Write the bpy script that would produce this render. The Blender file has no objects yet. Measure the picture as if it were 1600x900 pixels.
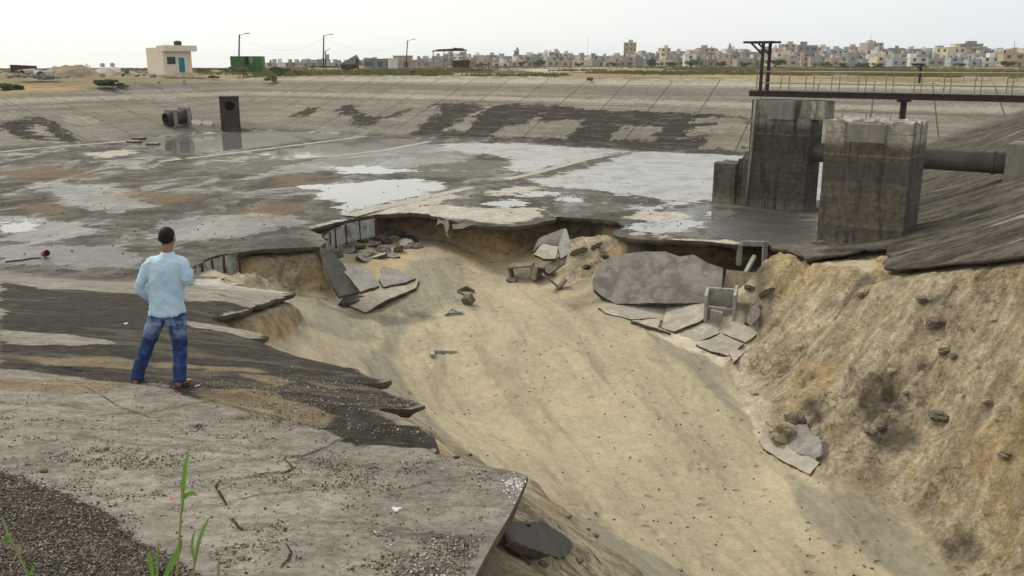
import bpy, bmesh, math, random
import numpy as np
from mathutils import Vector, Matrix, geometry
random.seed(7); rng = np.random.default_rng(11)
S = bpy.context.scene; COL = S.collection; R = math.radians
# ------------------------------------------------------------ camera
CAMZ = 8.0; PITCH = R(14.25); FPX = 1386.0
cam = bpy.data.objects.new('camera', bpy.data.cameras.new('camera')); COL.objects.link(cam)
cam.location = (0, 0, CAMZ); cam.rotation_euler = (R(90)-PITCH, 0, 0)
cam.data.sensor_width = 36; cam.data.lens = 36*FPX/1600; cam.data.clip_start = 0.05; cam.data.clip_end = 20000
S.camera = cam
# ------------------------------------------------------------ world, sun, exposure
SUN_EL, SUN_AZ = R(48), R(-50)          # azimuth from +Y, negative = left of the view
W = bpy.data.worlds.new('World'); S.world = W; W.use_nodes = True
wn = W.node_tree.nodes; wl = W.node_tree.links; wn.clear()
wo = wn.new('ShaderNodeOutputWorld'); bg = wn.new('ShaderNodeBackground'); bg.inputs[1].default_value = 0.10
sky = wn.new('ShaderNodeTexSky'); sky.sky_type = 'NISHITA'; sky.sun_disc = False
sky.sun_elevation = SUN_EL; sky.sun_rotation = SUN_AZ; sky.dust_density = 4; sky.air_density = 1.2; sky.ozone_density = 1
hsv = wn.new('ShaderNodeHueSaturation'); hsv.inputs['Saturation'].default_value = 0.45
tc = wn.new('ShaderNodeTexCoord'); sep = wn.new('ShaderNodeSeparateXYZ')
wl.new(tc.outputs['Generated'], sep.inputs[0])
rampw = wn.new('ShaderNodeMapRange'); rampw.inputs[1].default_value = -0.45; rampw.inputs[2].default_value = 0.5
wl.new(sep.outputs[0], rampw.inputs[0])
cl = wn.new('ShaderNodeMix'); cl.data_type = 'RGBA'      # thin overcast, brighter and creamier towards the veiled sun
cl.inputs[6].default_value = (12.8, 12.8, 11.6, 1); cl.inputs[7].default_value = (9.3, 9.7, 10.0, 1)
wl.new(rampw.outputs[0], cl.inputs[0])
nz = wn.new('ShaderNodeTexNoise'); nz.inputs['Scale'].default_value = 2.2; nz.inputs['Detail'].default_value = 5
mp = wn.new('ShaderNodeMapping'); mp.inputs['Scale'].default_value = (1, 1, 4); wl.new(tc.outputs['Generated'], mp.inputs[0]); wl.new(mp.outputs[0], nz.inputs['Vector'])
mr = wn.new('ShaderNodeMapRange'); mr.inputs[3].default_value = 0.94; mr.inputs[4].default_value = 1.05; wl.new(nz.outputs[0], mr.inputs[0])
mul = wn.new('ShaderNodeMix'); mul.data_type = 'RGBA'; mul.blend_type = 'MULTIPLY'; mul.inputs[0].default_value = 1
wl.new(cl.outputs[2], mul.inputs[6]); wl.new(mr.outputs[0], mul.inputs[7])
mx = wn.new('ShaderNodeMix'); mx.data_type = 'RGBA'; mx.inputs[0].default_value = 0.82
wl.new(sky.outputs[0], hsv.inputs['Color']); wl.new(hsv.outputs[0], mx.inputs[6]); wl.new(mul.outputs[2], mx.inputs[7])
wl.new(mx.outputs[2], bg.inputs[0]); wl.new(bg.outputs[0], wo.inputs[0])
sl = bpy.data.lights.new('sun', 'SUN'); sl.energy = 2.1; sl.angle = R(12); sl.color = (1, .95, .86)
sun = bpy.data.objects.new('sun', sl); COL.objects.link(sun)
sd = Vector((math.sin(SUN_AZ)*math.cos(SUN_EL), math.cos(SUN_AZ)*math.cos(SUN_EL), math.sin(SUN_EL)))
sun.rotation_euler = sd.to_track_quat('Z', 'Y').to_euler()
S.view_settings.view_transform = 'Standard'; S.view_settings.look = 'None'
S.view_settings.exposure = 0.06; S.view_settings.gamma = 1; S.view_settings.use_curve_mapping = False
S.render.engine = 'CYCLES'

# ------------------------------------------------------------ measuring helpers
CP, SP = math.cos(PITCH), math.sin(PITCH)
def ray(px, py):
    x = (px-800)/FPX; y = (450-py)/FPX
    return np.array([x, CP+y*SP, -SP+y*CP])
O3 = np.array([0., 0., CAMZ])
def at_z(px, py, z=0.0):
    d = ray(px, py); return O3 + d*((z-CAMZ)/d[2])
def at_y(px, py, y):
    d = ray(px, py); return O3 + d*(y/d[1])
def smooth(a, b, x):
    t = np.clip((x-a)/(b-a), 0, 1); return t*t*(3-2*t)
# value noise
def _h(ix, iy, s):
    n = (ix.astype(np.int64)*374761393 + iy.astype(np.int64)*668265263 + s*1442695041) & 0xffffffff
    n = ((n ^ (n >> 13))*1274126177) & 0xffffffff
    n = ((n ^ (n >> 16))*2246822519) & 0xffffffff
    return ((n ^ (n >> 15)) & 0xffffff)/float(0xffffff)
def vn(x, y, s=0):
    x = np.asarray(x, float); y = np.asarray(y, float)
    ix = np.floor(x); iy = np.floor(y); fx = x-ix; fy = y-iy
    fx = fx*fx*fx*(fx*(fx*6-15)+10); fy = fy*fy*fy*(fy*(fy*6-15)+10)
    a = _h(ix, iy, s); b = _h(ix+1, iy, s); c = _h(ix, iy+1, s); d = _h(ix+1, iy+1, s)
    return (a*(1-fx)+b*fx)*(1-fy)+(c*(1-fx)+d*fx)*fy*1.0
def fbm(x, y, s=0, oct=4, gain=.5):
    t = 0; a = 1; w = 0
    for k in range(oct):
        t = t+a*(vn(x, y, s+k*17)-.5)*2; w += a; a *= gain; x = x*2.03+13.7; y = y*2.03+5.1
    return t/w
def ridged(x, y, s=0, oct=4):
    t = 0; a = 1; w = 0
    for k in range(oct):
        t = t+a*(1-np.abs(vn(x, y, s+k*31)*2-1)); w += a; a *= .5; x = x*2.1+3.7; y = y*2.1+9.1
    return t/w

# ------------------------------------------------------------ the basin as planes
NEAR = (6.35, -0.049848, -0.215966)
RIGHT = (2.2572, 0.296736, -0.151603)
FAR = (-19.153, 0.122795, 0.206207)
LEFT = (-17.085, -0.169675, 0.105880)
def rimz(x, y):
    left = smooth(-24, -48, x)
    return 6.25 - .6*left - 1.5*left*smooth(136, 100, y) + smooth(150, 400, y)*left*.3 - 24*smooth(-.16, -.40, x/np.maximum(np.abs(y), 1))*smooth(230, 2600, y)*(y > 0)
def B(x, y):
    x = np.asarray(x, float); y = np.asarray(y, float)
    ps = [p[0]+p[1]*x+p[2]*y for p in (NEAR, RIGHT, FAR, LEFT)]; ps[1] = ps[1]*(.45+.55*smooth(.5, 4, ps[1]))
    k = 3.0; m = np.maximum.reduce(ps+[np.zeros_like(x)])
    e = sum(np.exp(np.clip(k*(p-m), -50, 0)) for p in ps) + np.exp(np.clip(k*(0-m), -50, 0))
    z = m+np.log(e)/k
    z = np.where(z < 1.1, np.maximum(z-.24*(1-np.clip(z/1.1, 0, 1)), 0)*1.0, z)
    r = rimz(x, y)
    t = r-z                                           # soft clamp at the rim
    z = np.where(t > .15, z, r-.15*np.exp(np.clip((t-.15)/.15, -40, 0)))
    return z
def at_B(px, py, lift=0.0):
    d = ray(px, py); t = 1.0
    ts = np.geomspace(1.2, 3000, 6000)
    P = O3[None]+ts[:, None]*d[None]
    g = P[:, 2]-(B(P[:, 0], P[:, 1])+lift)
    i = np.argmax(g < 0)
    if g[i] >= 0: return at_y(px, py, 3000)
    a, b = ts[i-1], ts[i]
    for _ in range(25):
        m = (a+b)/2; p = O3+m*d
        if p[2]-(float(B(p[0], p[1]))+lift) < 0: b = m
        else: a = m
    return O3+b*d

def pip(x, y, poly):
    x = np.asarray(x); inside = np.zeros(x.shape, bool); n = len(poly)
    for i in range(n):
        x1, y1 = poly[i][:2]; x2, y2 = poly[(i+1) % n][:2]
        if y1 == y2: continue
        c = ((y1 > y) != (y2 > y)) & (x < (x2-x1)*(y-y1)/(y2-y1)+x1)
        inside ^= c
    return inside
def segdist(x, y, pts, closed=True, vals=None):
    """distance to a polyline and, with vals, the value interpolated at the nearest point"""
    best = np.full(x.shape, 1e18); bv = None if vals is None else np.zeros(x.shape+(len(vals[0]),))
    n = len(pts)
    for i in range(n if closed else n-1):
        x1, y1 = pts[i][:2]; x2, y2 = pts[(i+1) % n][:2]
        dx, dy = x2-x1, y2-y1; L = dx*dx+dy*dy+1e-12
        t = np.clip(((x-x1)*dx+(y-y1)*dy)/L, 0, 1)
        d = (x-x1-t*dx)**2+(y-y1-t*dy)**2
        m = d < best
        best = np.where(m, d, best)
        if vals is not None:
            v = np.array(vals[i])[None]*(1-t[m])[:, None]+np.array(vals[(i+1) % n])[None]*t[m][:, None]
            bv[m] = v
    return (np.sqrt(best), bv) if vals is not None else np.sqrt(best)

# ------------------------------------------------------------ object helpers
def tag(o, label=None, cat=None, group=None, kind=None):
    if label: o['label'] = label
    if cat: o['category'] = cat
    if group: o['group'] = group
    if kind: o['kind'] = kind
    return o
def thing(name, label, cat, loc=(0, 0, 0), group=None):
    o = bpy.data.objects.new(name, None); COL.objects.link(o); o.location = tuple(float(v) for v in loc)
    o.empty_display_size = .3
    return tag(o, label, cat, group)
def root_loc(o):
    while o.parent: o = o.parent
    return np.array(o.location)
def link_mesh(name, V, F, mats, parent=None, base=None, smooth_=False, midx=None, attrs=None):
    """verts in world coordinates; a part's vertices are stored relative to its thing"""
    V = np.asarray(V, float)
    off = root_loc(parent) if parent is not None else (np.array(base, float) if base is not None else np.zeros(3))
    me = bpy.data.meshes.new(name)
    if isinstance(F, np.ndarray):
        n = F.shape[1]
        me.vertices.add(len(V)); me.vertices.foreach_set('co', (V-off).astype(np.float32).ravel())
        me.loops.add(F.size); me.loops.foreach_set('vertex_index', F.astype(np.int32).ravel())
        me.polygons.add(len(F)); me.polygons.foreach_set('loop_start', np.arange(0, F.size, n, dtype=np.int32))
        me.update(calc_edges=True)
    else:
        me.from_pydata((V-off).tolist(), [], F); me.update()
    if not isinstance(mats, (list, tuple)): mats = [mats]
    for m in mats: me.materials.append(m)
    if midx is not None: me.polygons.foreach_set('material_index', np.asarray(midx, np.int32))
    if smooth_: me.polygons.foreach_set('use_smooth', np.ones(len(me.polygons), bool))
    if attrs:
        for k, v in attrs.items():
            a = me.attributes.new(k, 'FLOAT', 'POINT'); a.data.foreach_set('value', np.asarray(v, np.float32))
    o = bpy.data.objects.new(name, me); COL.objects.link(o)
    if parent is not None: o.parent = parent
    else: o.location = tuple(off)
    return o
class MB:
    def __init__(s): s.v = []; s.f = []; s.m = []; s.mi = 0
    def add(s, vs, fs):
        n = len(s.v); s.v += [tuple(map(float, v)) for v in vs]
        for f in fs: s.f.append([i+n for i in f]); s.m.append(s.mi)
        return s
    def box(s, c, size, ax=None, taper=0):
        """box centred at c; ax = 3 axis vectors (rows)"""
        c = np.array(c, float); h = np.array(size, float)/2
        A = np.eye(3) if ax is None else np.array(ax, float)
        vs = []
        for k in (-1, 1):
            q = 1-taper if k > 0 else 1
            for (i, j) in ((-1, -1), (1, -1), (1, 1), (-1, 1)):
                vs.append(c+A[0]*i*h[0]*q+A[1]*j*h[1]*q+A[2]*k*h[2])
        return s.add(vs, [(3, 2, 1, 0), (4, 5, 6, 7), (0, 1, 5, 4), (1, 2, 6, 5), (2, 3, 7, 6), (3, 0, 4, 7)])
    def bar(s, p, q, w, h=None):
        p = np.array(p, float); q = np.array(q, float); d = q-p; L = np.linalg.norm(d); d = d/L
        up = np.array([0, 0, 1.]) if abs(d[2]) < .95 else np.array([0, 1., 0])
        a = np.cross(d, up); a /= np.linalg.norm(a); b = np.cross(a, d)
        return s.box((p+q)/2, (w, h or w, L), (a, b, d))
    def tube(s, pts, r, n=8, cap=True):
        pts = [np.array(p, float) for p in pts]; rs = r if isinstance(r, (list, tuple)) else [r]*len(pts)
        vs = []; ref = None
        for i, p in enumerate(pts):
            d = pts[min(i+1, len(pts)-1)]-pts[max(i-1, 0)]; d /= np.linalg.norm(d)+1e-12
            if ref is None: ref = np.array([0, 0, 1.]) if abs(d[2]) < .9 else np.array([1., 0, 0])
            a = np.cross(d, ref); a /= np.linalg.norm(a)+1e-12; b = np.cross(a, d); ref = b
            for k in range(n):
                t = 2*math.pi*k/n; vs.append(p+rs[i]*(math.cos(t)*a+math.sin(t)*b))
        fs = []
        for i in range(len(pts)-1):
            for k in range(n): fs.append((i*n+k, i*n+(k+1) % n, (i+1)*n+(k+1) % n, (i+1)*n+k))
        if cap: fs.append(tuple(range(n))[::-1]); fs.append(tuple((len(pts)-1)*n+k for k in range(n)))
        return s.add(vs, fs)
    def ring(s, p, q, r0, r1, n=24):
        """hollow pipe from p to q, outer r0, inner r1"""
        p = np.array(p, float); q = np.array(q, float); d = q-p; d /= np.linalg.norm(d)
        ref = np.array([0, 0, 1.]) if abs(d[2]) < .9 else np.array([1., 0, 0])
        a = np.cross(d, ref); a /= np.linalg.norm(a); b = np.cross(a, d); vs = []
        for c, r in ((p, r0), (q, r0), (q, r1), (p, r1)):
            for k in range(n):
                t = 2*math.pi*k/n; vs.append(c+r*(math.cos(t)*a+math.sin(t)*b))
        fs = []
        for i in range(4):
            j = (i+1) % 4
            for k in range(n): fs.append((i*n+k, i*n+(k+1) % n, j*n+(k+1) % n, j*n+k))
        return s.add(vs, fs)
    def build(s, name, mat, parent=None, base=None, smooth_=False, bevel=0):
        o = link_mesh(name, np.array(s.v), s.f, mat, parent, base, smooth_, s.m)
        bm = bmesh.new(); bm.from_mesh(o.data); bmesh.ops.recalc_face_normals(bm, faces=bm.faces)
        bm.to_mesh(o.data); bm.free()
        if bevel:
            md = o.modifiers.new('bevel', 'BEVEL'); md.width = bevel; md.segments = 2; md.limit_method = 'ANGLE'
        return o
def roughen(pts, step, amp, seed, closed=True):
    """subdivide a 3D outline and push it about sideways for a broken edge"""
    out = []; n = len(pts); pts = [np.array(p, float) for p in pts]
    for i in range(n if closed else n-1):
        a, b = pts[i], pts[(i+1) % n]; L = np.linalg.norm(b-a); k = max(1, int(L/step))
        for j in range(k): out.append(a+(b-a)*j/k)
    if not closed: out.append(pts[-1])
    out = np.array(out); s = np.concatenate([[0], np.cumsum(np.linalg.norm(np.diff(out, axis=0), axis=1))])
    f = 1/(step*4)
    for ax in range(out.shape[1]): out[:, ax] += amp*(fbm(s*f, s*0+seed+ax*9.1, seed, 4, .65))
    return out
# ------------------------------------------------------------ materials
class G:
    """tiny shader graph writer"""
    def __init__(s, name):
        s.m = bpy.data.materials.new(name); s.m.use_nodes = True; s.t = s.m.node_tree; s.t.nodes.clear()
        s.out = s.t.nodes.new('ShaderNodeOutputMaterial'); s.b = s.t.nodes.new('ShaderNodeBsdfPrincipled')
        s.t.links.new(s.b.outputs[0], s.out.inputs[0]); s.geo = s.t.nodes.new('ShaderNodeNewGeometry')
        s.b.inputs['Specular IOR Level'].default_value = .35
    def put(s, sock, v):
        if v is None: return
        if isinstance(v, bpy.types.NodeSocket): s.t.links.new(v, sock)
        elif isinstance(v, (tuple, list)) and len(v) == 3 and sock.type == 'RGBA': sock.default_value = (*v, 1)
        else: sock.default_value = v
    def pos(s): return s.geo.outputs['Position']
    def attr(s, n):
        a = s.t.nodes.new('ShaderNodeAttribute'); a.attribute_name = n; return a.outputs['Fac']
    def rnd(s):
        a = s.t.nodes.new('ShaderNodeObjectInfo'); return a.outputs['Random']
    def obj(s):
        a = s.t.nodes.new('ShaderNodeTexCoord'); return a.outputs['Object']
    def vec(s, v, scale, loc=(0, 0, 0)):
        n = s.t.nodes.new('ShaderNodeMapping'); s.put(n.inputs[0], v); n.inputs['Scale'].default_value = scale; n.inputs['Location'].default_value = loc
        return n.outputs[0]
    def noise(s, v, scale, detail=6, rough=.6, dist=0):
        n = s.t.nodes.new('ShaderNodeTexNoise'); s.put(n.inputs['Vector'], v); n.inputs['Scale'].default_value = scale
        n.inputs['Detail'].default_value = detail; n.inputs['Roughness'].default_value = rough; n.inputs['Distortion'].default_value = dist
        return n.outputs[0]
    def vor(s, v, scale, feat='F1', rnd=1):
        n = s.t.nodes.new('ShaderNodeTexVoronoi'); n.feature = feat; s.put(n.inputs['Vector'], v); n.inputs['Scale'].default_value = scale
        n.inputs['Randomness'].default_value = rnd
        return n.outputs['Distance'], (n.outputs['Color'] if feat != 'DISTANCE_TO_EDGE' else None)
    def math(s, op, a, b=0.0, c=None, clamp=False):
        n = s.t.nodes.new('ShaderNodeMath'); n.operation = op; n.use_clamp = clamp
        s.put(n.inputs[0], a); s.put(n.inputs[1], b)
        if c is not None: s.put(n.inputs[2], c)
        return n.outputs[0]
    def ss(s, v, a, b, lo=0., hi=1.):
        n = s.t.nodes.new('ShaderNodeMapRange'); n.interpolation_type = 'SMOOTHSTEP'
        s.put(n.inputs[0], v); n.inputs[1].default_value = a; n.inputs[2].default_value = b; n.inputs[3].default_value = lo; n.inputs[4].default_value = hi
        return n.outputs[0]
    def mix(s, f, a, b, mode='MIX'):
        n = s.t.nodes.new('ShaderNodeMix'); n.data_type = 'RGBA'; n.blend_type = mode
        s.put(n.inputs[0], f); s.put(n.inputs[6], a); s.put(n.inputs[7], b); return n.outputs[2]
    def sep(s, v):
        n = s.t.nodes.new('ShaderNodeSeparateXYZ'); s.put(n.inputs[0], v); return n.outputs
    def comb(s, x, y, z):
        n = s.t.nodes.new('ShaderNodeCombineXYZ'); s.put(n.inputs[0], x); s.put(n.inputs[1], y); s.put(n.inputs[2], z); return n.outputs[0]
    def bump(s, h, strength=.5, dist=.05, prev=None):
        n = s.t.nodes.new('ShaderNodeBump'); s.put(n.inputs['Height'], h); s.put(n.inputs['Strength'], strength)
        n.inputs['Distance'].default_value = dist
        if prev is not None: s.put(n.inputs['Normal'], prev)
        return n.outputs[0]
    def done(s, col, rough=.85, normal=None, metal=None, spec=None):
        s.put(s.b.inputs['Base Color'], col); s.put(s.b.inputs['Roughness'], rough)
        if normal is not None: s.put(s.b.inputs['Normal'], normal)
        if metal is not None: s.put(s.b.inputs['Metallic'], metal)
        if spec is not None: s.put(s.b.inputs['Specular IOR Level'], spec)
        return s.m
def c(r, g, b): return (r, g, b)

def mat_plain(name, col, var=.25, scale=3, rough=.8, col2=None, bumps=.3, metal=0, streak=False, stains=0.0, scol=(.05, .045, .04)):
    g = G(name); p = g.obj()
    n1 = g.noise(p, scale, 7, .65); n2 = g.noise(p, scale*9, 4, .6)
    c2 = col2 or tuple(v*(1-var) for v in col)
    cc = g.mix(g.ss(n1, .35, .65), col, c2)
    cc = g.mix(g.ss(n2, .3, .75, 0, .35), cc, tuple(v*.6 for v in col))
    if streak:
        st = g.noise(g.vec(p, (6, 6, .35)), 1.0, 6, .6)
        cc = g.mix(g.ss(st, .5, .72, 0, .7), cc, scol)
    if stains:
        n3 = g.noise(p, scale*.6, 8, .7, .5); cc = g.mix(g.ss(n3, .5, .62, 0, stains), cc, scol)
    nb = g.bump(n2, bumps, .02) if bumps else None
    return g.done(cc, rough, nb, metal)

def mat_lining():
    g = G('basin_lining'); p = g.pos(); X, Y, Z = g.sep(p)
    fine = g.noise(p, 6.0, 8, .7); med = g.noise(p, 1.1, 8, .62, .3); big = g.noise(p, .16, 6, .6, .4)
    cont = g.noise(g.comb(g.math('MULTIPLY', X, .28), g.math('MULTIPLY', Y, .28), g.math('MULTIPLY', Z, 7.0)), 1.0, 7, .62, .2)
    cont2 = g.noise(g.comb(g.math('MULTIPLY', X, .05), g.math('MULTIPLY', Y, .05), g.math('MULTIPLY', Z, 2.6)), 1.0, 5, .55)
    near = g.attr('near')       # 1 near slope, 0 elsewhere
    right = g.attr('right'); farw = g.attr('far'); flo = g.attr('floor'); out = g.attr('outer')
    jit = g.math('SUBTRACT', g.math('ADD', g.math('MULTIPLY', g.noise(p, .9, 12, .72, .4), 5.0), g.math('MULTIPLY', g.noise(p, .25, 8, .62), 3.0)), 4.0)
    jits = g.math('MULTIPLY', g.math('SUBTRACT', g.noise(g.comb(g.math('MULTIPLY', X, .35), g.math('MULTIPLY', Y, .35), g.math('MULTIPLY', Z, 3.0)), 1.0, 9, .68), .5), 3.2)
    def mask(name, amp=1.0, w=.10, j=None):
        return g.ss(g.math('ADD', g.attr(name), g.math('MULTIPLY', j or jit, amp)), -w, w)
    # default concrete
    col = g.mix(g.ss(med, .3, .7), c(.245, .225, .19), c(.175, .16, .137))
    col = g.mix(g.ss(cont, .42, .66, 0, .45), col, c(.11, .10, .088))
    # near slope : dirty film over concrete
    nslope = g.mix(g.ss(med, .35, .68), c(.47, .44, .385), c(.345, .325, .285))
    nslope = g.mix(g.ss(big, .45, .65, 0, .5), nslope, c(.29, .27, .235))
    nslope = g.mix(g.ss(g.noise(p, 2.3, 9, .72, .6), .55, .66, 0, .6), nslope, c(.15, .135, .112))
    nslope = g.mix(g.ss(g.noise(p, 3.1, 9, .7, .4), .58, .68, 0, .5), nslope, c(.44, .395, .33))
    nslope = g.mix(g.ss(g.noise(p, 14, 6, .8), .54, .68, 0, .65), nslope, c(.10, .09, .075))
    nslope = g.mix(g.ss(cont, .56, .66, 0, .5), nslope, c(.12, .108, .09))
    col = g.mix(near, col, nslope)
    # far bank bands
    v = g.math('SUBTRACT', g.math('MULTIPLY', X, .93), g.math('MULTIPLY', Y, .37))
    cell = g.math('FRACT', g.math('DIVIDE', g.math('ADD', v, 16.9), 5.65))
    jd = g.math('ABSOLUTE', g.math('SUBTRACT', cell, .5))
    joint = g.ss(jd, .484, .493)
    lfw = g.attr('left'); v2 = g.math('ADD', g.math('MULTIPLY', X, .62), g.math('MULTIPLY', Y, .78)); c2_ = g.math('ABSOLUTE', g.math('SUBTRACT', g.math('FRACT', g.math('DIVIDE', v2, 5.65)), .5)); joint = g.math('ADD', g.math('MULTIPLY', joint, g.math('SUBTRACT', 1.0, lfw)), g.math('MULTIPLY', g.ss(c2_, .484, .494), lfw))
    pan = g.math('FLOOR', g.math('DIVIDE', g.math('ADD', v, 16.9), 5.65))
    pv = g.noise(g.comb(pan, 0, 0), 3.7, 0)
    fb = g.mix(g.ss(cont2, .35, .65), c(.44, .415, .355), c(.29, .268, .226))
    fb = g.mix(g.ss(g.noise(p, .5, 9, .7, .5), .52, .64, 0, .5), fb, c(.16, .148, .126))
    fb = g.mix(g.ss(cont, .4, .7, 0, .4), fb, c(.18, .165, .14))
    fb = g.mix(g.ss(g.math('ADD', Z, g.math('MULTIPLY', med, .5)), 5.35, 5.6, 0, .9), fb, c(.62, .585, .49))
    dband = g.math('MULTIPLY', g.ss(Z, 4.3, 4.6), g.ss(Z, 5.4, 5.1))
    fb = g.mix(g.math('MULTIPLY', dband, .45), fb, c(.25, .225, .21))
    zb = g.math('ADD', Z, g.math('MULTIPLY', g.math('SUBTRACT', g.noise(p, .9, 8, .75), .5), .9))
    lband = g.math('MULTIPLY', g.ss(zb, 3.45, 3.6), g.ss(zb, 4.0, 3.85))
    fb = g.mix(g.math('MULTIPLY', lband, .7), fb, c(.60, .555, .46))
    fb = g.mix(g.ss(pv, .3, .7, 0, .22), fb, c(.22, .20, .17))
    fb = g.mix(g.math('MULTIPLY', joint, .8), fb, c(.10, .09, .075))
    hj = g.math('MULTIPLY', g.ss(Z, 3.2, 3.25), g.ss(Z, 3.36, 3.3))
    fb = g.mix(g.math('MULTIPLY', hj, .5), fb, c(.13, .12, .10))
    hj2 = g.math('MULTIPLY', g.ss(Z, 5.28, 5.31), g.ss(Z, 5.4, 5.36))
    fb = g.mix(g.math('MULTIPLY', hj2, .6), fb, c(.16, .15, .13))
    col = g.mix(farw, col, fb)
    # right bank, brown contour streaks
    acr = g.math('ADD', g.math('MULTIPLY', X, .455), g.math('MULTIPLY', Y, .89)); alo = g.math('SUBTRACT', g.math('MULTIPLY', X, .89), g.math('MULTIPLY', Y, .455))
    rst = g.noise(g.comb(g.math('MULTIPLY', acr, 1.5), g.math('MULTIPLY', alo, .13), g.math('MULTIPLY', Z, .3)), 1.0, 9, .66, .25)
    rb = g.mix(g.ss(g.math('ADD', g.math('MULTIPLY', rst, .45), g.math('MULTIPLY', g.noise(p, .8, 9, .7, .5), .55)), .40, .60), c(.042, .037, .031), c(.115, .103, .086))
    rb = g.mix(g.ss(g.math('ADD', rst, g.math('MULTIPLY', g.noise(p, .5, 6, .6), .6)), .93, 1.0, 0, .75), rb, c(.30, .265, .205))
    col = g.mix(right, col, rb)
    # floor sludge
    fst = g.noise(g.vec(p, (1, .55, 1)), .20, 11, .62, 1.1)
    fl = g.mix(g.ss(g.noise(p, .3, 9, .66, 1.0), .38, .60), c(.135, .128, .112), c(.075, .070, .060))
    fl = g.mix(g.ss(fst, .52, .64, 0, .5), fl, c(.20, .19, .165))
    fl = g.mix(g.ss(fst, .46, .36, 0, .6), fl, c(.048, .044, .038))
    fl = g.mix(g.ss(g.noise(p, 1.6, 9, .7, .5), .55, .68, 0, .45), fl, c(.22, .205, .175))
    fl = g.mix(g.ss(g.noise(p, 4, 6, .7), .58, .72, 0, .6), fl, c(.055, .05, .043))
    col = g.mix(flo, col, fl)
    # outer ground
    og = g.mix(g.ss(g.noise(p, .05, 7, .65), .4, .6), c(.33, .255, .165), c(.20, .17, .095))
    og = g.mix(g.ss(g.noise(p, .35, 7, .7), .5, .66, 0, .7), og, c(.12, .115, .055))
    col = g.mix(out, col, og)
    mK = mask('K', .7, .12); mKs = mask('Ks', 1.5, .2, jits)
    dark = g.mix(g.ss(fine, .3, .7), c(.034, .031, .027), c(.068, .062, .053))
    dark = g.mix(g.ss(g.noise(p, 2.2, 9, .72, .5), .5, .66, 0, .55), dark, c(.15, .138, .118))
    dark = g.mix(g.ss(cont, .52, .62, 0, .55), dark, c(.20, .178, .142))
    col = g.mix(g.math('MULTIPLY', mK, .96), col, dark)
    col = g.mix(g.math('MULTIPLY', mKs, .93), col, dark)
    mL = mask('L', .9, .10)                     # litter-dark, speckled
    lit = g.mix(g.ss(g.noise(p, 30, 4, .8), .42, .62), c(.035, .032, .028), c(.13, .115, .095))
    col = g.mix(g.math('MULTIPLY', mL, .92), col, lit)
    mR = mask('Rb', 1.1, .5); rcol = g.mix(g.ss(fine, .3, .7), c(.125, .092, .064), c(.20, .148, .10)); col = g.mix(g.math('MULTIPLY', mR, .85), col, rcol)
    mG = mask('Gn', 1.0, .3); gcol = g.mix(g.ss(med, .3, .7), c(.13, .13, .105), c(.17, .165, .135)); col = g.mix(g.math('MULTIPLY', mG, .85), col, gcol)
    mT = mask('T', 1.5, .4, jits); tcol = g.mix(g.ss(med, .3, .7), c(.36, .295, .195), c(.30, .25, .17)); col = g.mix(g.math('MULTIPLY', mT, .9), col, tcol)
    mP = mask('P', .9, .08); pcol = g.mix(g.ss(med, .35, .7), c(.48, .455, .40), c(.35, .325, .28))
    pcol = g.mix(g.ss(g.noise(p, 3.5, 7, .7), .55, .7, 0, .6), pcol, c(.17, .155, .13)); col = g.mix(g.math('MULTIPLY', mP, .92), col, pcol)
    mF = mask('F', 1.2, .12)
    mW = mask('W', 1.2, .06)
    mWl = mask('Wl', 1.2, .45)                  # thin shine without a sharp bank
    mWd = mask('Wd', 1.0, .2)
    col = g.mix(g.math('MULTIPLY', mWd, .8), col, c(.05, .045, .038))
    fcol = g.mix(g.ss(g.noise(p, .5, 9, .65, .6), .42, .66), c(.36, .355, .36), c(.22, .21, .20)); col = g.mix(g.math('MULTIPLY', mF, .85), col, fcol)  # pale grey puts the reflected sky into the film's own colour
    col = g.mix(mW, col, c(.17, .168, .16))
    seam = g.attr('seam')
    sheen = g.math('MULTIPLY', flo, g.ss(g.math('ADD', g.math('MULTIPLY', fst, .7), g.math('MULTIPLY', med, .3)), .48, .60))
    rough = g.math('SUBTRACT', .92, g.math('MULTIPLY', sheen, .52))
    rough = g.math('SUBTRACT', rough, g.math('MULTIPLY', mWl, .5))
    rough = g.math('SUBTRACT', rough, g.math('MULTIPLY', mWd, .5))
    rough = g.math('SUBTRACT', rough, g.math('MULTIPLY', mF, .5))
    rough = g.math('ADD', rough, g.math('MULTIPLY', g.math('MAXIMUM', mP, mR), .3))
    rough = g.math('MAXIMUM', g.math('MINIMUM', rough, .95), .3)
    rough = g.math('MAXIMUM', g.math('MULTIPLY', rough, g.math('SUBTRACT', 1.0, mW)), .06)
    spec = g.math('ADD', g.math('ADD', .05, g.math('MULTIPLY', sheen, .25)), g.math('MULTIPLY', g.math('MAXIMUM', g.math('MAXIMUM', mW, mF), g.math('MAXIMUM', mWl, mWd)), .4))
    mud = g.math('ADD', fine, g.math('MULTIPLY', g.noise(p, 40, 5, .8), .35))
    h = g.math('MULTIPLY', g.math('ADD', mud, g.math('MULTIPLY', med, 2.0)), g.math('SUBTRACT', 1.0, mW))
    h = g.math('SUBTRACT', h, g.math('MULTIPLY', joint, farw))
    h = g.math('ADD', h, g.math('MULTIPLY', mP, .5))
    h = g.math('ADD', h, g.math('MULTIPLY', g.math('MULTIPLY', cont, near), 1.5))
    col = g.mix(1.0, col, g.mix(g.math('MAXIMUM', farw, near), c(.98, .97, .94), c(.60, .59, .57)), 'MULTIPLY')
    spk = g.ss(g.noise(p, 11, 9, .85), .36, .64); spk2 = g.ss(g.noise(p, 2.7, 9, .8), .38, .62)
    dry = g.math('SUBTRACT', 1.0, g.math('MAXIMUM', mW, mF))
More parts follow.
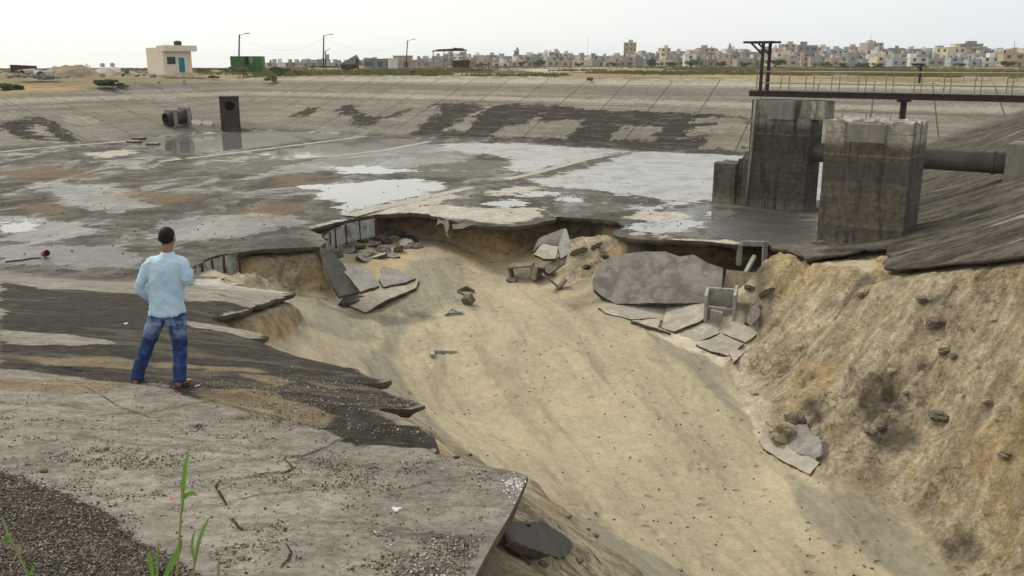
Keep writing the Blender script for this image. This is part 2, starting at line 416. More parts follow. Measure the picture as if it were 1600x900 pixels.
    col = g.mix(g.math('MULTIPLY', dry, .8), col, g.mix(spk, c(.62, .61, .60), c(1.28, 1.27, 1.25)), 'MULTIPLY')
    col = g.mix(g.math('MULTIPLY', dry, .7), col, g.mix(spk2, c(.72, .71, .70), c(1.2, 1.19, 1.17)), 'MULTIPLY')
    nb = g.bump(h, .7, .04)
    return g.done(col, rough, nb, None, spec)

def mat_sand():
    g = G('sand'); p = g.pos(); X, Y, Z = g.sep(p)
    flow = g.comb(g.math('ADD', g.math('MULTIPLY', X, .95), g.math('MULTIPLY', Y, .28)), g.math('MULTIPLY', g.math('SUBTRACT', g.math('MULTIPLY', Y, .95), g.math('MULTIPLY', X, .28)), .12), g.math('MULTIPLY', Z, .9))
    st = g.noise(flow, .9, 8, .62, .5); st2 = g.noise(flow, 3.2, 7, .65, .3)
    med = g.noise(p, 1.2, 8, .65, .3); fine = g.noise(p, 9, 8, .75); big = g.noise(p, .28, 6, .6)
    jit = g.math('SUBTRACT', g.math('ADD', g.math('MULTIPLY', g.noise(p, .8, 9, .68, .4), 1.3), g.math('MULTIPLY', st, .9)), 1.1)
    def mask(name, amp=1.0, w=.2, j=None): return g.ss(g.math('ADD', g.attr(name), g.math('MULTIPLY', j or jit, amp)), -w, w)
    col = g.mix(g.ss(big, .35, .65), c(.405, .342, .232), c(.345, .298, .21))
    col = g.mix(g.ss(st, .5, .62, 0, .65), col, c(.26, .225, .16))
    col = g.mix(g.ss(st2, .52, .7, 0, .3), col, c(.46, .385, .265))
    mg = mask('Gn', 1.0, .35); gr = g.mix(g.ss(st2, .35, .65), c(.27, .25, .185), c(.20, .187, .14)); col = g.mix(g.math('MULTIPLY', mg, .8), col, gr)
    cl = g.attr('Cl')       # clumpy bank earth
    fu = g.math('ADD', g.math('MULTIPLY', X, .9), g.math('MULTIPLY', Y, .42)); fv = g.math('SUBTRACT', g.math('MULTIPLY', Y, .9), g.math('MULTIPLY', X, .42))
    fs_ = g.noise(g.comb(g.math('MULTIPLY', fv, 1.3), g.math('MULTIPLY', fu, .22), g.math('MULTIPLY', Z, .25)), 1.0, 10, .68, .5)
    ce = g.mix(g.ss(fs_, .40, .60), c(.56, .48, .345), c(.36, .30, .21))
    ce = g.mix(g.ss(g.noise(p, .7, 10, .72, .5), .48, .64, 0, .55), ce, c(.26, .215, .15))
    ce = g.mix(g.ss(g.math('ADD', g.math('MULTIPLY', g.noise(p, 2.6, 10, .78, .4), .6), g.math('MULTIPLY', g.noise(p, .4, 4, .6), .4)), .53, .59, 0, .8), ce, c(.13, .105, .073))
    ce = g.mix(g.ss(g.noise(p, .35, 8, .7, .6), .60, .68, 0, .6), ce, c(.12, .10, .072))
    ce = g.mix(g.ss(g.noise(p, .9, 7, .7), .56, .7, 0, .6), ce, c(.46, .335, .15))
    col = g.mix(g.math('MULTIPLY', g.ss(g.math('ADD', cl, g.math('MULTIPLY', jit, .5)), .3, .6), .95), col, ce)
    my = mask('Ye', 1.3, .4); ye = g.mix(g.ss(med, .3, .7), c(.46, .325, .13), c(.40, .30, .15)); col = g.mix(g.math('MULTIPLY', my, .5), col, ye)
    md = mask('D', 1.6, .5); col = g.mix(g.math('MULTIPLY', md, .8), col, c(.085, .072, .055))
    mp = mask('P', 1.0, .15); col = g.mix(g.math('MULTIPLY', mp, .85), col, g.mix(g.ss(med, .3, .7), c(.60, .53, .42), c(.45, .385, .29)))
    # footprints and pock marks
    w = g.noise(p, 2.0, 2, .5)
    pv = g.vec(p, (1.0, .62, 1.0)); d, cc = g.vor(g.vec(p, (1.25, 1.9, .5)), 1.0)
    hole = g.math('MULTIPLY', g.ss(d, .20, .11), g.ss(g.noise(p, .35, 4, .6), .47, .6))
    d2, cc2 = g.vor(g.vec(p, (2.3, 3.4, .5), (3, 1, 0)), 1.0)
    hole2 = g.math('MULTIPLY', g.ss(d2, .17, .09), g.ss(g.noise(p, .5, 4, .6), .5, .62))
    hole = g.math('MULTIPLY', g.math('MAXIMUM', hole, hole2), g.ss(cl, .5, .2))
    col = g.mix(g.math('MULTIPLY', hole, .55), col, c(.20, .16, .10))  # prints darker inside, shade of the hollows put into the colour
    tk = g.math('MULTIPLY', g.ss(g.vor(g.vec(p, (2.2, 5.5, 1.5), (7, 2, 0)), 1.0)[0], .13, .07), g.ss(cl, .5, .2)); col = g.mix(g.math('MULTIPLY', tk, .6), col, c(.17, .135, .09))
    wl_ = g.ss(g.attr('wall'), .1, .5); col = g.mix(g.math('MULTIPLY', wl_, g.math('SUBTRACT', .75, g.math('MULTIPLY', cl, .5))), col, g.mix(g.ss(g.noise(g.vec(p, (1.2, 1.2, 2.5)), 1.0, 8, .7, .4), .4, .62), c(.36, .25, .12), c(.13, .095, .055)))
    spk = g.ss(g.noise(p, 8, 9, .85), .36, .64); spk2 = g.ss(g.noise(p, 2.2, 9, .8), .38, .62)
    col = g.mix(g.math('ADD', .35, g.math('MULTIPLY', cl, .6)), col, g.mix(spk, c(.60, .58, .55), c(1.25, 1.24, 1.22)), 'MULTIPLY')
    col = g.mix(g.math('ADD', .35, g.math('MULTIPLY', cl, .5)), col, g.mix(spk2, c(.70, .68, .66), c(1.2, 1.19, 1.17)), 'MULTIPLY')
    hh = g.math('ADD', g.math('MULTIPLY', fine, g.math('ADD', .22, g.math('MULTIPLY', cl, 1.3))), g.math('ADD', g.math('MULTIPLY', st2, .8), g.math('MULTIPLY', g.noise(p, 3, 10, .8), g.math('ADD', .25, g.math('MULTIPLY', cl, 6.0)))))
    hh = g.math('SUBTRACT', hh, g.math('MULTIPLY', hole, 1.3))
    return g.done(col, .95, g.bump(hh, .7, .10), None, .12)

def mat_slab(name='broken_slab', a=(.26, .24, .21), b=(.17, .157, .138)):
    g = G(name); p = g.pos(); med = g.noise(p, 1.3, 8, .65, .4); fine = g.noise(p, 9, 7, .75)
    col = g.mix(g.ss(med, .35, .65), a, b)
    col = g.mix(g.ss(g.noise(p, 3.1, 8, .7), .52, .7, 0, .55), col, tuple(v*1.55 for v in a))
    col = g.mix(g.ss(fine, .5, .75, 0, .5), col, tuple(v*.5 for v in b))
    return g.done(col, .9, g.bump(g.math('ADD', fine, med), .5, .03))

def mat_pier(nm='stained_pier_concrete', km=1.0):
    g = G(nm); p = g.pos(); X, Y, Z = g.sep(p)
    n = g.noise(p, .9, 8, .65, .3); f = g.noise(p, 12, 6, .7)
    bands = g.noise(g.comb(g.math('MULTIPLY', X, .12), g.math('MULTIPLY', Y, .12), g.math('MULTIPLY', Z, 3.2)), 1.0, 7, .65, .15)
    drip = g.noise(g.vec(p, (3.5, 3.5, .25)), 1.0, 7, .65)
    col = g.mix(g.ss(n, .3, .7), c(.135, .115, .09), c(.092, .078, .061))
    col = g.mix(g.ss(bands, .42, .66, 0, .75), col, c(.075, .066, .055))
    col = g.mix(g.ss(bands, .42, .3, 0, .45), col, c(.18, .152, .112))
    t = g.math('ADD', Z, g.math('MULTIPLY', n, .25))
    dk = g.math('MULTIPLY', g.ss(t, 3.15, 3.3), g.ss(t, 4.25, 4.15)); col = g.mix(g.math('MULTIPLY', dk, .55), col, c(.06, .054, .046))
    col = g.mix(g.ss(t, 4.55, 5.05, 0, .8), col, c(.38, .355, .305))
    ln = g.math('MULTIPLY', g.ss(t, 4.22, 4.27), g.ss(t, 4.36, 4.31))
    col = g.mix(g.math('MULTIPLY', ln, g.ss(f, .45, .6, 0, .4)), col, c(.42, .39, .30))
    fr = g.math('FRACT', g.math('DIVIDE', Z, 1.02)); pj = g.ss(g.math('ABSOLUTE', g.math('SUBTRACT', fr, .5)), .475, .492)
    col = g.mix(g.math('MULTIPLY', pj, .55), col, c(.04, .036, .03))
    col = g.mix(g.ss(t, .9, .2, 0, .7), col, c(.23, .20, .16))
    col = g.mix(g.ss(drip, .5, .66, 0, .85), col, c(.035, .03, .025))
    col = g.mix(1.0, col, g.mix(g.ss(g.noise(p, 4, 9, .8), .38, .62), c(.62*km, .61*km, .60*km), c(1.2*km, 1.18*km, 1.15*km)), 'MULTIPLY')
    return g.done(col, .85, g.bump(g.math('ADD', f, g.math('MULTIPLY', bands, 1.5)), .5, .03))

def mat_leaf(name, a, b):
    g = G(name); n = g.noise(g.pos(), 1.3, 4, .6)
    m = g.mix(g.ss(n, .35, .65), a, b)
    return g.done(m, .7, None, None, .25)

M = {}
M['lining'] = mat_lining(); M['sand'] = mat_sand()
M['edge'] = mat_slab('slab_broken_edge', (.10, .075, .05), (.045, .037, .028))
M['slab'] = mat_slab(); M['slab_dark'] = mat_slab('asphalt_slab', (.075, .068, .06), (.045, .042, .037))
M['slab_pale'] = mat_slab('pale_slab', (.37, .33, .265), (.26, .235, .19))
M['slab_big'] = mat_slab('mottled_slab', (.235, .212, .188), (.13, .115, .10))
M['slab_spot'] = mat_plain('spotted_slab', (.23, .185, .12), scale=1.5, stains=.9, scol=(.04, .035, .028))
M['pier'] = mat_pier(); M['pier_dark'] = mat_pier('dark_stained_pier_concrete', .68)
M['conc'] = mat_plain('weathered_concrete', (.25, .23, .195), scale=1.5, streak=True)
M['conc_lt'] = mat_plain('light_concrete', (.36, .34, .30), scale=2, streak=True, scol=(.14, .12, .10))
M['corbel'] = mat_plain('corbel_concrete', (.225, .205, .18), scale=3, streak=True, scol=(.11, .10, .085))
M['pipe'] = mat_plain('black_pipe', (.045, .04, .035), scale=1, rough=.7, col2=(.085, .075, .062), streak=False)
M['iron'] = mat_plain('dark_painted_iron', (.018, .012, .012), scale=2, rough=.6)
M['iron_red'] = mat_plain('dark_red_iron', (.028, .010, .009), scale=2, rough=.6, col2=(.02, .010, .009))
M['rail'] = mat_plain('faded_yellow_rail', (.30, .26, .13), scale=4, rough=.6, col2=(.22, .19, .11))
M['rust'] = mat_plain('rust', (.10, .032, .018), scale=1.5, rough=.85, col2=(.05, .02, .014))
M['tin'] = mat_plain('galvanised_sheet', (.36, .38, .385), scale=2.5, rough=.5, col2=(.20, .20, .20), stains=.85, scol=(.11, .06, .03))
M['tar'] = mat_plain('tarred_steel', (.022, .021, .019), scale=2, rough=.6, col2=(.04, .03, .022))
M['rusttar'] = mat_plain('rusty_tarred_steel', (.016, .012, .010), scale=.8, rough=.65, col2=(.055, .026, .012))
M['black'] = mat_plain('opening_shade_black', (.006, .006, .006), scale=2, rough=.9, bumps=0)  # black painted in for the shade inside openings
M['crack'] = mat_plain('crack_shadow_dirt', (.018, .015, .012), scale=6, rough=1, bumps=0)
# ------------------------------------------------------------ the broken edge of the lining (photo measurements, u0/u1 = where the pit wall stands behind/in front of the edge)
U, N_, C_ = (-2.3, -1.7), (-.15, .55), (-.2, .5)      # undercut, near bank, cliff
EDGE_PX = [
 (745,900,-.5,-.1),(762,868,-.5,-.1),(778,842,-.5,-.1),(797,810,-.5,-.1),(812,780,-.5,-.1),(827,744,-.5,-.1),(806,737,*N_),(760,727,*N_),(727,721,*N_),(696,715,*N_),(676,709,*N_),
 (683,700,*N_),(677,683,*N_),(654,667,*N_),(617,647,*N_),(586,640,*N_),(592,634,-.9,-.35),(640,637,-.9,-.35),(664,629,-.9,-.35),(640,617,*N_),(611,610,*N_),(592,603,*N_),(570,598,*N_),
 (548,593,-.7,-.2),(590,595,-.7,-.2),(612,588,-.7,-.2),(590,581,*N_),(563,574,*N_),(558,570,*N_),(530,563,*N_),(505,559,*N_),(470,549,*N_),(440,540,*N_),(405,526,*N_),(385,521,*N_),(408,523,*N_),(420,518,*N_),(400,512,*N_),(370,507,-.9,-.3),
 (345,498,-1.2,-.7),(328,489,-1.4,-.8),(345,487,-1.4,-.8),(375,483,-1.2,-.7),(392,475,*N_),(415,468,*N_),(440,461,*N_),(455,454,*N_),(430,450,*N_),(400,447,*N_),(380,443,*N_),(360,436,*N_),(335,429,*N_),(310,428,*N_),
 (298,414,-.5,-.15),(318,404,-.5,-.15),(340,396,-.5,-.15),(372,390,-.6,-.1),(400,387,-.4,.5),(440,384,-.4,.8),(475,383,-.4,.8),(500,383,-.3,.7),(507,376,-.5,-.1),(504,364,-.5,-.15),(484,356,-.6,-.2),
 (520,346,-.6,-.2),(560,337,-.6,-.2),(590,332,*U),(640,330,*U),(668,332,*U),(690,338,*U),(720,346,*U),(760,351,*U),(800,351,*U),(832,348,*U),(860,341,*U),(873,336,*U),
 (905,338,*U),(940,340,-.6,-.1),(966,344,-.4,.1),(976,350,-.3,.3),(955,360,-.3,.3),(968,367,-.5,-.1),(990,370,*U),(1030,373,*U),(1070,372,*U),(1110,374,*U),(1150,379,*U),(1158,372,*U),(1175,373,*U),(1200,380,-.8,-.4),
 (1218,386,*C_),(1243,389,*C_),(1263,400,-.5,-.1),(1286,396,-.6,-.1),(1318,393,-.5,-.1),(1350,386,-.3,.1),(1384,385,*C_),(1392,396,*C_),(1378,405,*C_),(1401,418,*C_),(1446,412,*C_),(1498,405,*C_),(1546,401,*C_),(1600,393,*C_),(1680,385,*C_)]
EW = [tuple(at_B(e[0], e[1])[:2])+(e[2], e[3]) for e in EDGE_PX]
EW += [(20,24,*C_),(21,15,*C_),(19,4,*C_),(14,-6,*C_),(4,-9,*N_),(2.2,-3,*N_),(.7,.6,*N_)]
EXY = [(e[0], e[1]) for e in EW]; EV = [(e[2], e[3]) for e in EW]

# ------------------------------------------------------------ the washed-out pit, a height field through measured points
def cp(px, py, z): p = at_z(px, py, z); return (p[0], p[1], z)
def cy(px, py, y): p = at_y(px, py, y); return tuple(p)
CTRL = [cp(560,398,-1.7), cp(600,410,-1.9), cp(640,397,-1.9), cp(700,412,-2.1), cp(780,416,-2.3), cp(850,430,-2.3), cp(900,395,-1.3), cp(935,372,-.7),
 cp(930,440,-2.1), cp(960,480,-2.4), cp(1080,480,-2.4), cp(1150,500,-2.3), cp(1180,450,-1.7), cp(1200,420,-.9), cp(1100,420,-2.2), cp(1000,400,-2.2),
 cp(540,462,-2.4), cp(480,462,-2.3), cp(400,440,-1.6), cp(370,430,-1.0), cp(600,480,-2.8), cp(700,450,-2.5), cp(800,450,-2.6), cp(640,560,-3.4), cp(720,540,-3.2), cp(850,600,-3.6), cp(1100,560,-3.2), cp(1000,500,-2.8),
 cp(700,640,-3.9), cp(860,700,-4.1), cp(1000,700,-4.1), cp(1100,640,-3.9), cp(1200,700,-4.2), cp(1130,560,-3.2), cp(1160,610,-3.7), cp(1250,745,-4.2), cp(1100,900,-4.6), cp(1300,850,-4.5), cp(1430,812,-4.2), cp(1560,900,-4.3), cp(1000,800,-4.4), cp(1200,800,-4.5),
 cp(420,485,-.2), cp(470,500,-.9), cp(500,520,-1.3), cp(540,545,-1.9), cp(580,530,-2.7), cp(590,580,-2.3), cp(450,470,-1.5),
 cy(620,655,9.3), cy(690,702,8.8), cy(720,702,12), cy(780,735,14), cy(850,770,14), cy(900,830,10.2), cy(840,842,7.5), cy(884,852,7.9), cy(850,820,8.5), cy(870,868,7.3), cy(900,850,8.4), cy(800,800,6.6), cy(800,870,6.2), cy(1000,893,15.5), cy(920,880,8.8), cy(765,890,4.4),
 cp(1205,400,.0), cp(1262,425,-.4), cp(1320,440,.0), cp(1240,480,-1.4), cp(1190,520,-2.5), cp(1300,560,-2.0), cp(1250,640,-3.2), cp(1390,440,.6), cp(1400,520,-.7), cp(1480,440,.9), cp(1400,620,-2.2), cp(1350,720,-3.4),
 cp(1500,520,-.2), cp(1500,650,-1.9), cp(1500,760,-3.1), cp(1590,430,1.7), cp(1590,560,.2), cp(1590,700,-1.6), cp(1590,830,-2.9), cp(1450,740,-3.3),
 (8,8,-5.2), (9,0,-5.6), (7,-8,-6), (14,12,-3.6), (15,0,-3.4), (17,16,0.2), (18,2,0), (5,3,-1.5), (6,-6,-2), (2.6,1,2.6), (4.5,7,-1.0), (17.5,22,2.0), (1.8,4.6,3.9), (3.4,9.0,.6)]
CT = np.array(CTRL); 
def _tps(r): return np.where(r > 0, r*r*np.log(r+1e-12), 0)
def _fit(P, lam):
    n = len(P); d = np.hypot(P[:, None, 0]-P[None, :, 0], P[:, None, 1]-P[None, :, 1])
    A = np.zeros((n+3, n+3)); A[:n, :n] = _tps(d)+np.eye(n)*lam
    A[:n, n] = 1; A[:n, n+1:] = P[:, :2]; A[n, :n] = 1; A[n+1:, :n] = P[:, :2].T
    return np.linalg.solve(A, np.concatenate([P[:, 2], [0, 0, 0]]))
TW = _fit(CT, .35)
def Sraw(x, y):
    x = np.asarray(x, float); y = np.asarray(y, float); z = TW[-3]+TW[-2]*x+TW[-1]*y
    for i in range(len(CT)): z = z+TW[i]*_tps(np.hypot(x-CT[i, 0], y-CT[i, 1]))
    return np.clip(z, -6.5, 6)
def Sz(x, y):
    """pit surface with its walls, before roughness"""
    x = np.atleast_1d(np.asarray(x, float)); y = np.atleast_1d(np.asarray(y, float))
    d, v = segdist(x, y, EXY, True, EV); s = np.where(pip(x, y, EXY), d, -d)
    b = B(x, y)-.30-.004*y; sr = np.minimum(Sraw(x, y), b)
    w = smooth(0, 1, (s-v[:, 0])/(v[:, 1]-v[:, 0]))
    return b*(1-w)+sr*w, s, sr, w
def at_S(px, py, lift=0.0):
    d = ray(px, py); ts = np.geomspace(3, 90, 500); P = O3[None]+ts[:, None]*d[None]
    g = P[:, 2]-(Sraw(P[:, 0], P[:, 1])+lift); i = max(1, int(np.argmax(g < 0))) if (g < 0).any() else 499
    t = ts[i-1]+(ts[i]-ts[i-1])*g[i-1]/(g[i-1]-g[i]+1e-9); return O3+t*d

# ------------------------------------------------------------ painted fields (patches of real colour), traced and put on the surface
def sdf_polys(x, y, polys, proj, scale_k=.045, clamp=1.5):
    out = np.full(x.shape, -clamp)
    for pl in polys:
        w = [proj(*p)[:2] for p in pl]; cx, cyy = np.mean(w, axis=0); rad = max(np.hypot(a-cx, b-cyy) for a, b in w)
        sc = max(.12, scale_k*np.hypot(cx, cyy)*.35)
        m = np.hypot(x-cx, y-cyy) < rad+sc*clamp*1.2
        if not m.any(): continue
        d = segdist(x[m], y[m], w); s = np.where(pip(x[m], y[m], w), d, -d)/sc
        out[m] = np.maximum(out[m], np.clip(s, -clamp, clamp))
    return out
POLY = dict(
 W=[[(215,226),(262,240),(300,241),(385,233),(470,221),(550,212),(520,208),(470,206),(400,205),(300,209),(235,216)],
    [(400,240),(560,217),(640,217),(672,220),(560,239),(470,247),(430,246)],
    [(460,291),(530,287),(600,281),(650,279),(690,286),(692,296),(640,308),(575,325),(540,333),(512,327),(525,318),(498,308),(500,300)],
    [(508,263),(560,258),(620,264),(660,268),(600,272),(540,270)],
    [(990,350),(1060,340),(1095,347),(1075,362),(1020,366),(985,358)], [(750,318),(800,311),(835,316),(790,326)], [(870,310),(905,306),(900,316)], [(800,300),(850,297),(870,304),(810,308)],
    [(0,350),(50,341),(76,348),(50,360),(10,364)], [(1110,330),(1140,325),(1150,335),(1115,345)]],
 F=[
    [(690,224),(800,224),(900,230),(985,235),(930,245),(860,262),(815,270),(790,262),(800,250),(770,243),(700,235)],
    [(1000,237),(1110,241),(1165,243),(1300,247),(1300,305),(1250,320),(1180,318),(1105,316),(1060,321),(1010,330),(985,325),(1040,316),(1030,308),(960,305),(930,298),(860,290),(830,284),(880,272),(940,255)],
    ],
 Wl=[[(60,285),(150,290),(200,300),(240,322),(180,332),(90,318)], [(0,335),(110,345),(160,360),(60,380),(0,375)], [(1040,325),(1130,320),(1130,350),(1060,350)], [(240,345),(420,330),(480,345),(360,375),(240,372)], [(560,228),(690,226),(760,245),(640,262),(500,268),(380,280)]],
 Wd=[[(1095,322),(1180,326),(1275,338),(1270,378),(1190,376),(1110,368),(1085,350)], [(0,385),(200,380),(230,420),(0,412)]],
 Rb=[[(150,300),(220,296),(300,306),(312,315),(260,320),(200,312)], [(30,318),(80,318),(108,328),(80,336),(40,325)], [(0,262),(100,264),(165,276),(90,279),(0,275)], [(420,270),(500,272),(500,286),(440,290)], [(350,330),(460,316),(480,326),(400,345)]],
 Gn=[[(690,248),(800,252),(810,264),(740,276),(640,276),(560,262),(600,250)], [(300,246),(440,242),(470,258),(400,275),(300,268)]],
 P=[[(486,353),(560,334),(640,317),(700,302),(716,307),(650,326),(560,342)], [(600,329),(690,318),(760,326),(850,324),(862,336),(800,349),(720,344),(660,332)],
    [(975,338),(1000,331),(1055,329),(1085,338),(1030,350)], [(1006,354),(1030,349),(1030,355),(1012,358)], [(922,318),(950,315),(948,319)], [(745,300),(800,292),(850,290),(840,297),(780,308)], [(118,240),(200,232),(212,240),(160,247)],
    [(975,365),(990,361),(1060,368),(1150,375),(1148,380),(1060,373)],
    [(302,434),(345,430),(385,444),(450,453),(436,461),(390,458),(352,468),(300,470)], [(0,515),(60,518),(130,524),(180,535),(120,542),(0,538)], [(395,508),(418,517),(395,521),(300,508),(240,498),(300,499)],
    [(90,178),(150,182),(160,192),(130,196),(95,190)], [(45,198),(60,197),(97,222),(82,225)], [(0,175),(20,176),(22,188),(0,187)], [(510,560),(555,568),(540,573)],
    [(205,145),(300,150),(280,158),(200,156)], [(0,435),(100,440),(150,452),(60,452)],
    [(600,118),(1600,131),(1600,136),(1180,127),(800,122),(600,122)], [(815,108.5),(935,107),(925,112),(850,115)]],
 K=[
    [(540,690),(600,655),(650,668),(690,700),(640,700)],
    [(658,160),(760,163),(880,166),(945,171),(1040,176),(1165,181),(1168,246),(1000,235),(880,227),(760,219),(640,212),(655,195),(690,175)],
    [(455,181),(485,166),(505,165),(495,175),(465,184)], [(525,174),(540,164),(560,165),(560,176),(585,182),(640,170),(620,182),(590,190),(575,199),(550,196),(550,186)],
    [(0,190),(60,182),(92,190),(97,200),(127,222),(75,222),(30,215),(0,205)],
    [(640,112),(790,110.5),(960,111.5),(1180,112.5),(1600,115),(1600,118),(1180,115),(960,114),(640,115)]],
 Kc=[[(696,203),(715,193),(735,178),(748,173),(748,180),(740,193),(725,203),(702,206)], [(745,171),(772,164),(765,170),(750,173)],
    [(770,213),(790,197),(822,193),(840,178),(848,178),(838,192),(870,189),(914,188),(910,194),(884,216),(800,213)], [(955,218),(975,197),(1043,197),(1038,205),(1020,217),(990,219)],
    [(1060,216),(1085,198),(1115,198),(1110,208),(1080,216)], [(1085,184),(1120,184),(1115,192),(1082,192)], [(1096,232),(1125,184),(1168,186),(1168,238)], [(300,400),(500,384),(500,350),(600,320),(700,300),(600,312),(480,345)]],
 Ks=[[(0,440),(120,452),(240,462),(300,470),(345,468),(390,476),(330,490),(420,512),(440,538),(560,574),(612,590),(600,602),(665,628),(600,640),(560,640),(470,625),(380,612),(300,604),(200,596),(120,585),(0,560)],[(250,595),(500,600),(680,690),(560,700),(430,640),(300,625)], [(0,470),(210,560),(200,600),(0,575)], [(640,690),(760,722),(700,722)]],
 T=[[(375,583),(430,586),(470,597),(425,603)], [(475,590),(545,602),(520,606),(490,600)], [(310,572),(400,574),(430,580),(330,580)], [(250,565),(300,566),(305,576),(250,574)], [(0,555),(200,560),(220,575),(80,572)], [(300,606),(420,608),(520,650),(500,662),(400,650),(320,630)], [(550,598),(590,606),(560,606)], [(0,590),(200,600),(160,615),(0,610)]],
 L=[[(-60,725),(20,745),(75,770),(150,800),(225,850),(290,890),(330,930),(-80,1000)]],
)
def paint(x, y, names):
    A = {}
    for n in names: A[n] = sdf_polys(x, y, POLY[n], at_B)
    if 'K' in A: A['K'] = np.minimum(A['K'], -sdf_polys(x, y, POLY['Kc'], at_B))
    return A
NAMES = ['F', 'W', 'Wl', 'Wd', 'Rb', 'Gn', 'P', 'K', 'Ks', 'T', 'L']
def zones(x, y, z):
    ps = np.array([p[0]+p[1]*x+p[2]*y for p in (NEAR, RIGHT, FAR, LEFT)]); r = rimz(x, y)
    top = smooth(-.06, .0, z-r+.02)*0+smooth(.30, .10, r-z)
    onb = smooth(.02, .35, z+fbm(x*.6, y*.6, 5)*.12)
    e = np.exp(np.clip(6*(ps-ps.max(0)), -40, 0)); e /= e.sum(0)
    out = top*(y > 30); out = np.where(np.hypot(x, y) < 30, 0, out)
    bank = onb*(1-out)
    return dict(near=e[0]*bank, right=e[1]*bank*smooth(4, 9, x), far=(e[2]+e[3])*bank, left=e[3]*bank, floor=(1-onb), outer=out)
def micro(x, y, z, zn):
    a = .012+.012*zn['right']+.012*zn['near']
    m = fbm(x*1.7, y*1.7, 3)*a + fbm(x*7, y*7, 9, 3)*.006
    m += zn['outer']*(fbm(x*.03, y*.03, 21)*.25+fbm(x*.2, y*.2, 22)*.12)
    m += zn['near']*.035*(ridged(z*9, (x+y)*.1, 31, 3)-.5)+zn['right']*.02*(ridged((x*.455+y*.89)*.75, (x*.89-y*.455)*.09, 37, 5)-.5)
    return m

# ------------------------------------------------------------ lining near the camera: constrained triangulation with the broken edge cut out
th_f = np.radians(np.arange(-37, 37.01, .27)); th_c1 = np.radians(np.arange(-84, -37.5, 2.5)); TH = np.concatenate([th_c1, th_f, -th_c1[::-1]])
R0, R1, RR = 1.3, 60.0, 1.0135
rings = [R0]
while rings[-1]*RR < R1: rings.append(rings[-1]*RR)
rings = np.array(rings)*(R1/rings[-1])**(np.arange(len(rings))/(len(rings)-1.))
edge3 = roughen([(e[0], e[1], 0) for e in EW], .22, .07, 5)[:, :2]
rE = np.hypot(edge3[:, 0], edge3[:, 1]); kE = smooth(16, 34, rE)*.16; iE = np.arange(len(edge3))
tE = np.roll(edge3, -1, 0)-np.roll(edge3, 1, 0); tE /= np.linalg.norm(tE, axis=1)[:, None]+1e-9
edge3 = edge3+np.stack([-tE[:, 1], tE[:, 0]], 1)*(kE*(fbm(iE*.35, iE*0., 77, 4, .7)+.6*np.sign(fbm(iE*.22, iE*0.+5, 78, 2))*fbm(iE*.11, iE*0.+3, 79, 2)))[:, None]
rr, tt = np.meshgrid(rings, TH, indexing='ij'); gx = (rr*np.sin(tt)); gy = (rr*np.cos(tt))
jx = gx.copy(); jy = gy.copy()
jit_ = .3*rr[1:-1, 1:-1]*(RR-1); jx[1:-1, 1:-1] += jit_*rng.uniform(-1, 1, jit_.shape); jy[1:-1, 1:-1] += jit_*rng.uniform(-1, 1, jit_.shape)
nr, nt = jx.shape
ptsx = jx.ravel(); ptsy = jy.ravel()
de = segdist(ptsx, ptsy, [tuple(p) for p in edge3[::2]]); insd = pip(ptsx, ptsy, [tuple(p) for p in edge3])
bnd = np.zeros((nr, nt), bool); bnd[0] = bnd[-1] = True; bnd[:, 0] = bnd[:, -1] = True; bnd = bnd.ravel()
keep = (~insd & (de > .07)) | bnd
idx = -np.ones(nr*nt, int); idx[keep] = np.arange(keep.sum())
cverts = [Vector((float(a), float(b))) for a, b in zip(ptsx[keep], ptsy[keep])]
ne = len(cverts); cverts += [Vector((float(a), float(b))) for a, b in edge3]
cedges = [(ne+i, ne+(i+1) % len(edge3)) for i in range(len(edge3))]
loop = [idx[0*nt+j] for j in range(nt)]+[idx[i*nt+nt-1] for i in range(1, nr)]+[idx[(nr-1)*nt+j] for j in range(nt-2, -1, -1)]+[idx[i*nt] for i in range(nr-2, 0, -1)]
cedges += [(int(loop[i]), int(loop[(i+1) % len(loop)])) for i in range(len(loop))]
ov, oe, of, *_ = geometry.delaunay_2d_cdt(cverts, cedges, [], 0, 1e-5)
OV = np.array([(v.x, v.y) for v in ov]); OF = np.array([f for f in of if len(f) == 3], int)
cen = OV[OF].mean(1); rc = np.hypot(cen[:, 0], cen[:, 1]); tcn = np.arctan2(cen[:, 0], cen[:, 1])
ok = ~pip(cen[:, 0], cen[:, 1], [tuple(p) for p in edge3]) & (rc < R1*1.0) & (tcn > TH[0]) & (tcn < TH[-1]) & (rc > R0*.99)
OF = OF[ok]
lx, ly = OV[:, 0], OV[:, 1]; lz0 = B(lx, ly); lzn = zones(lx, ly, lz0)
lA = paint(lx, ly, NAMES); lz = lz0+micro(lx, ly, lz0, lzn)*np.where(lA['W'] > -.3, 0, 1)
# slight sag of the crust towards the broken edge
dE = segdist(lx, ly, [tuple(p) for p in edge3[::3]])
lz -= .10*np.exp(-dE/.8)*smooth(6, 14, np.hypot(lx, ly)); 
# the sides that carry the rings beyond 60 m
far_r = [R1]
while far_r[-1] < 2900: far_r.append(far_r[-1]*(1.011 if far_r[-1] < 190 else 1.06))
far_r = np.array(far_r)
fr, ft = np.meshgrid(far_r, TH, indexing='ij'); fx = (fr*np.sin(ft)).ravel(); fy = (fr*np.cos(ft)).ravel()
fz0 = B(fx, fy); fzn = zones(fx, fy, fz0); fA = paint(fx, fy, NAMES)
fz = fz0+micro(fx, fy, fz0, fzn)*np.where((fA['W'] > -.3), 0, 1)*(1-.7*fzn['floor'])
fm = len(far_r); FF = []
ii, jj = np.meshgrid(np.arange(fm-1), np.arange(nt-1), indexing='ij'); a0 = (ii*nt+jj).ravel()
FQ = np.stack([a0, a0+1, a0+nt+1, a0+nt], 1)[:, ::-1]
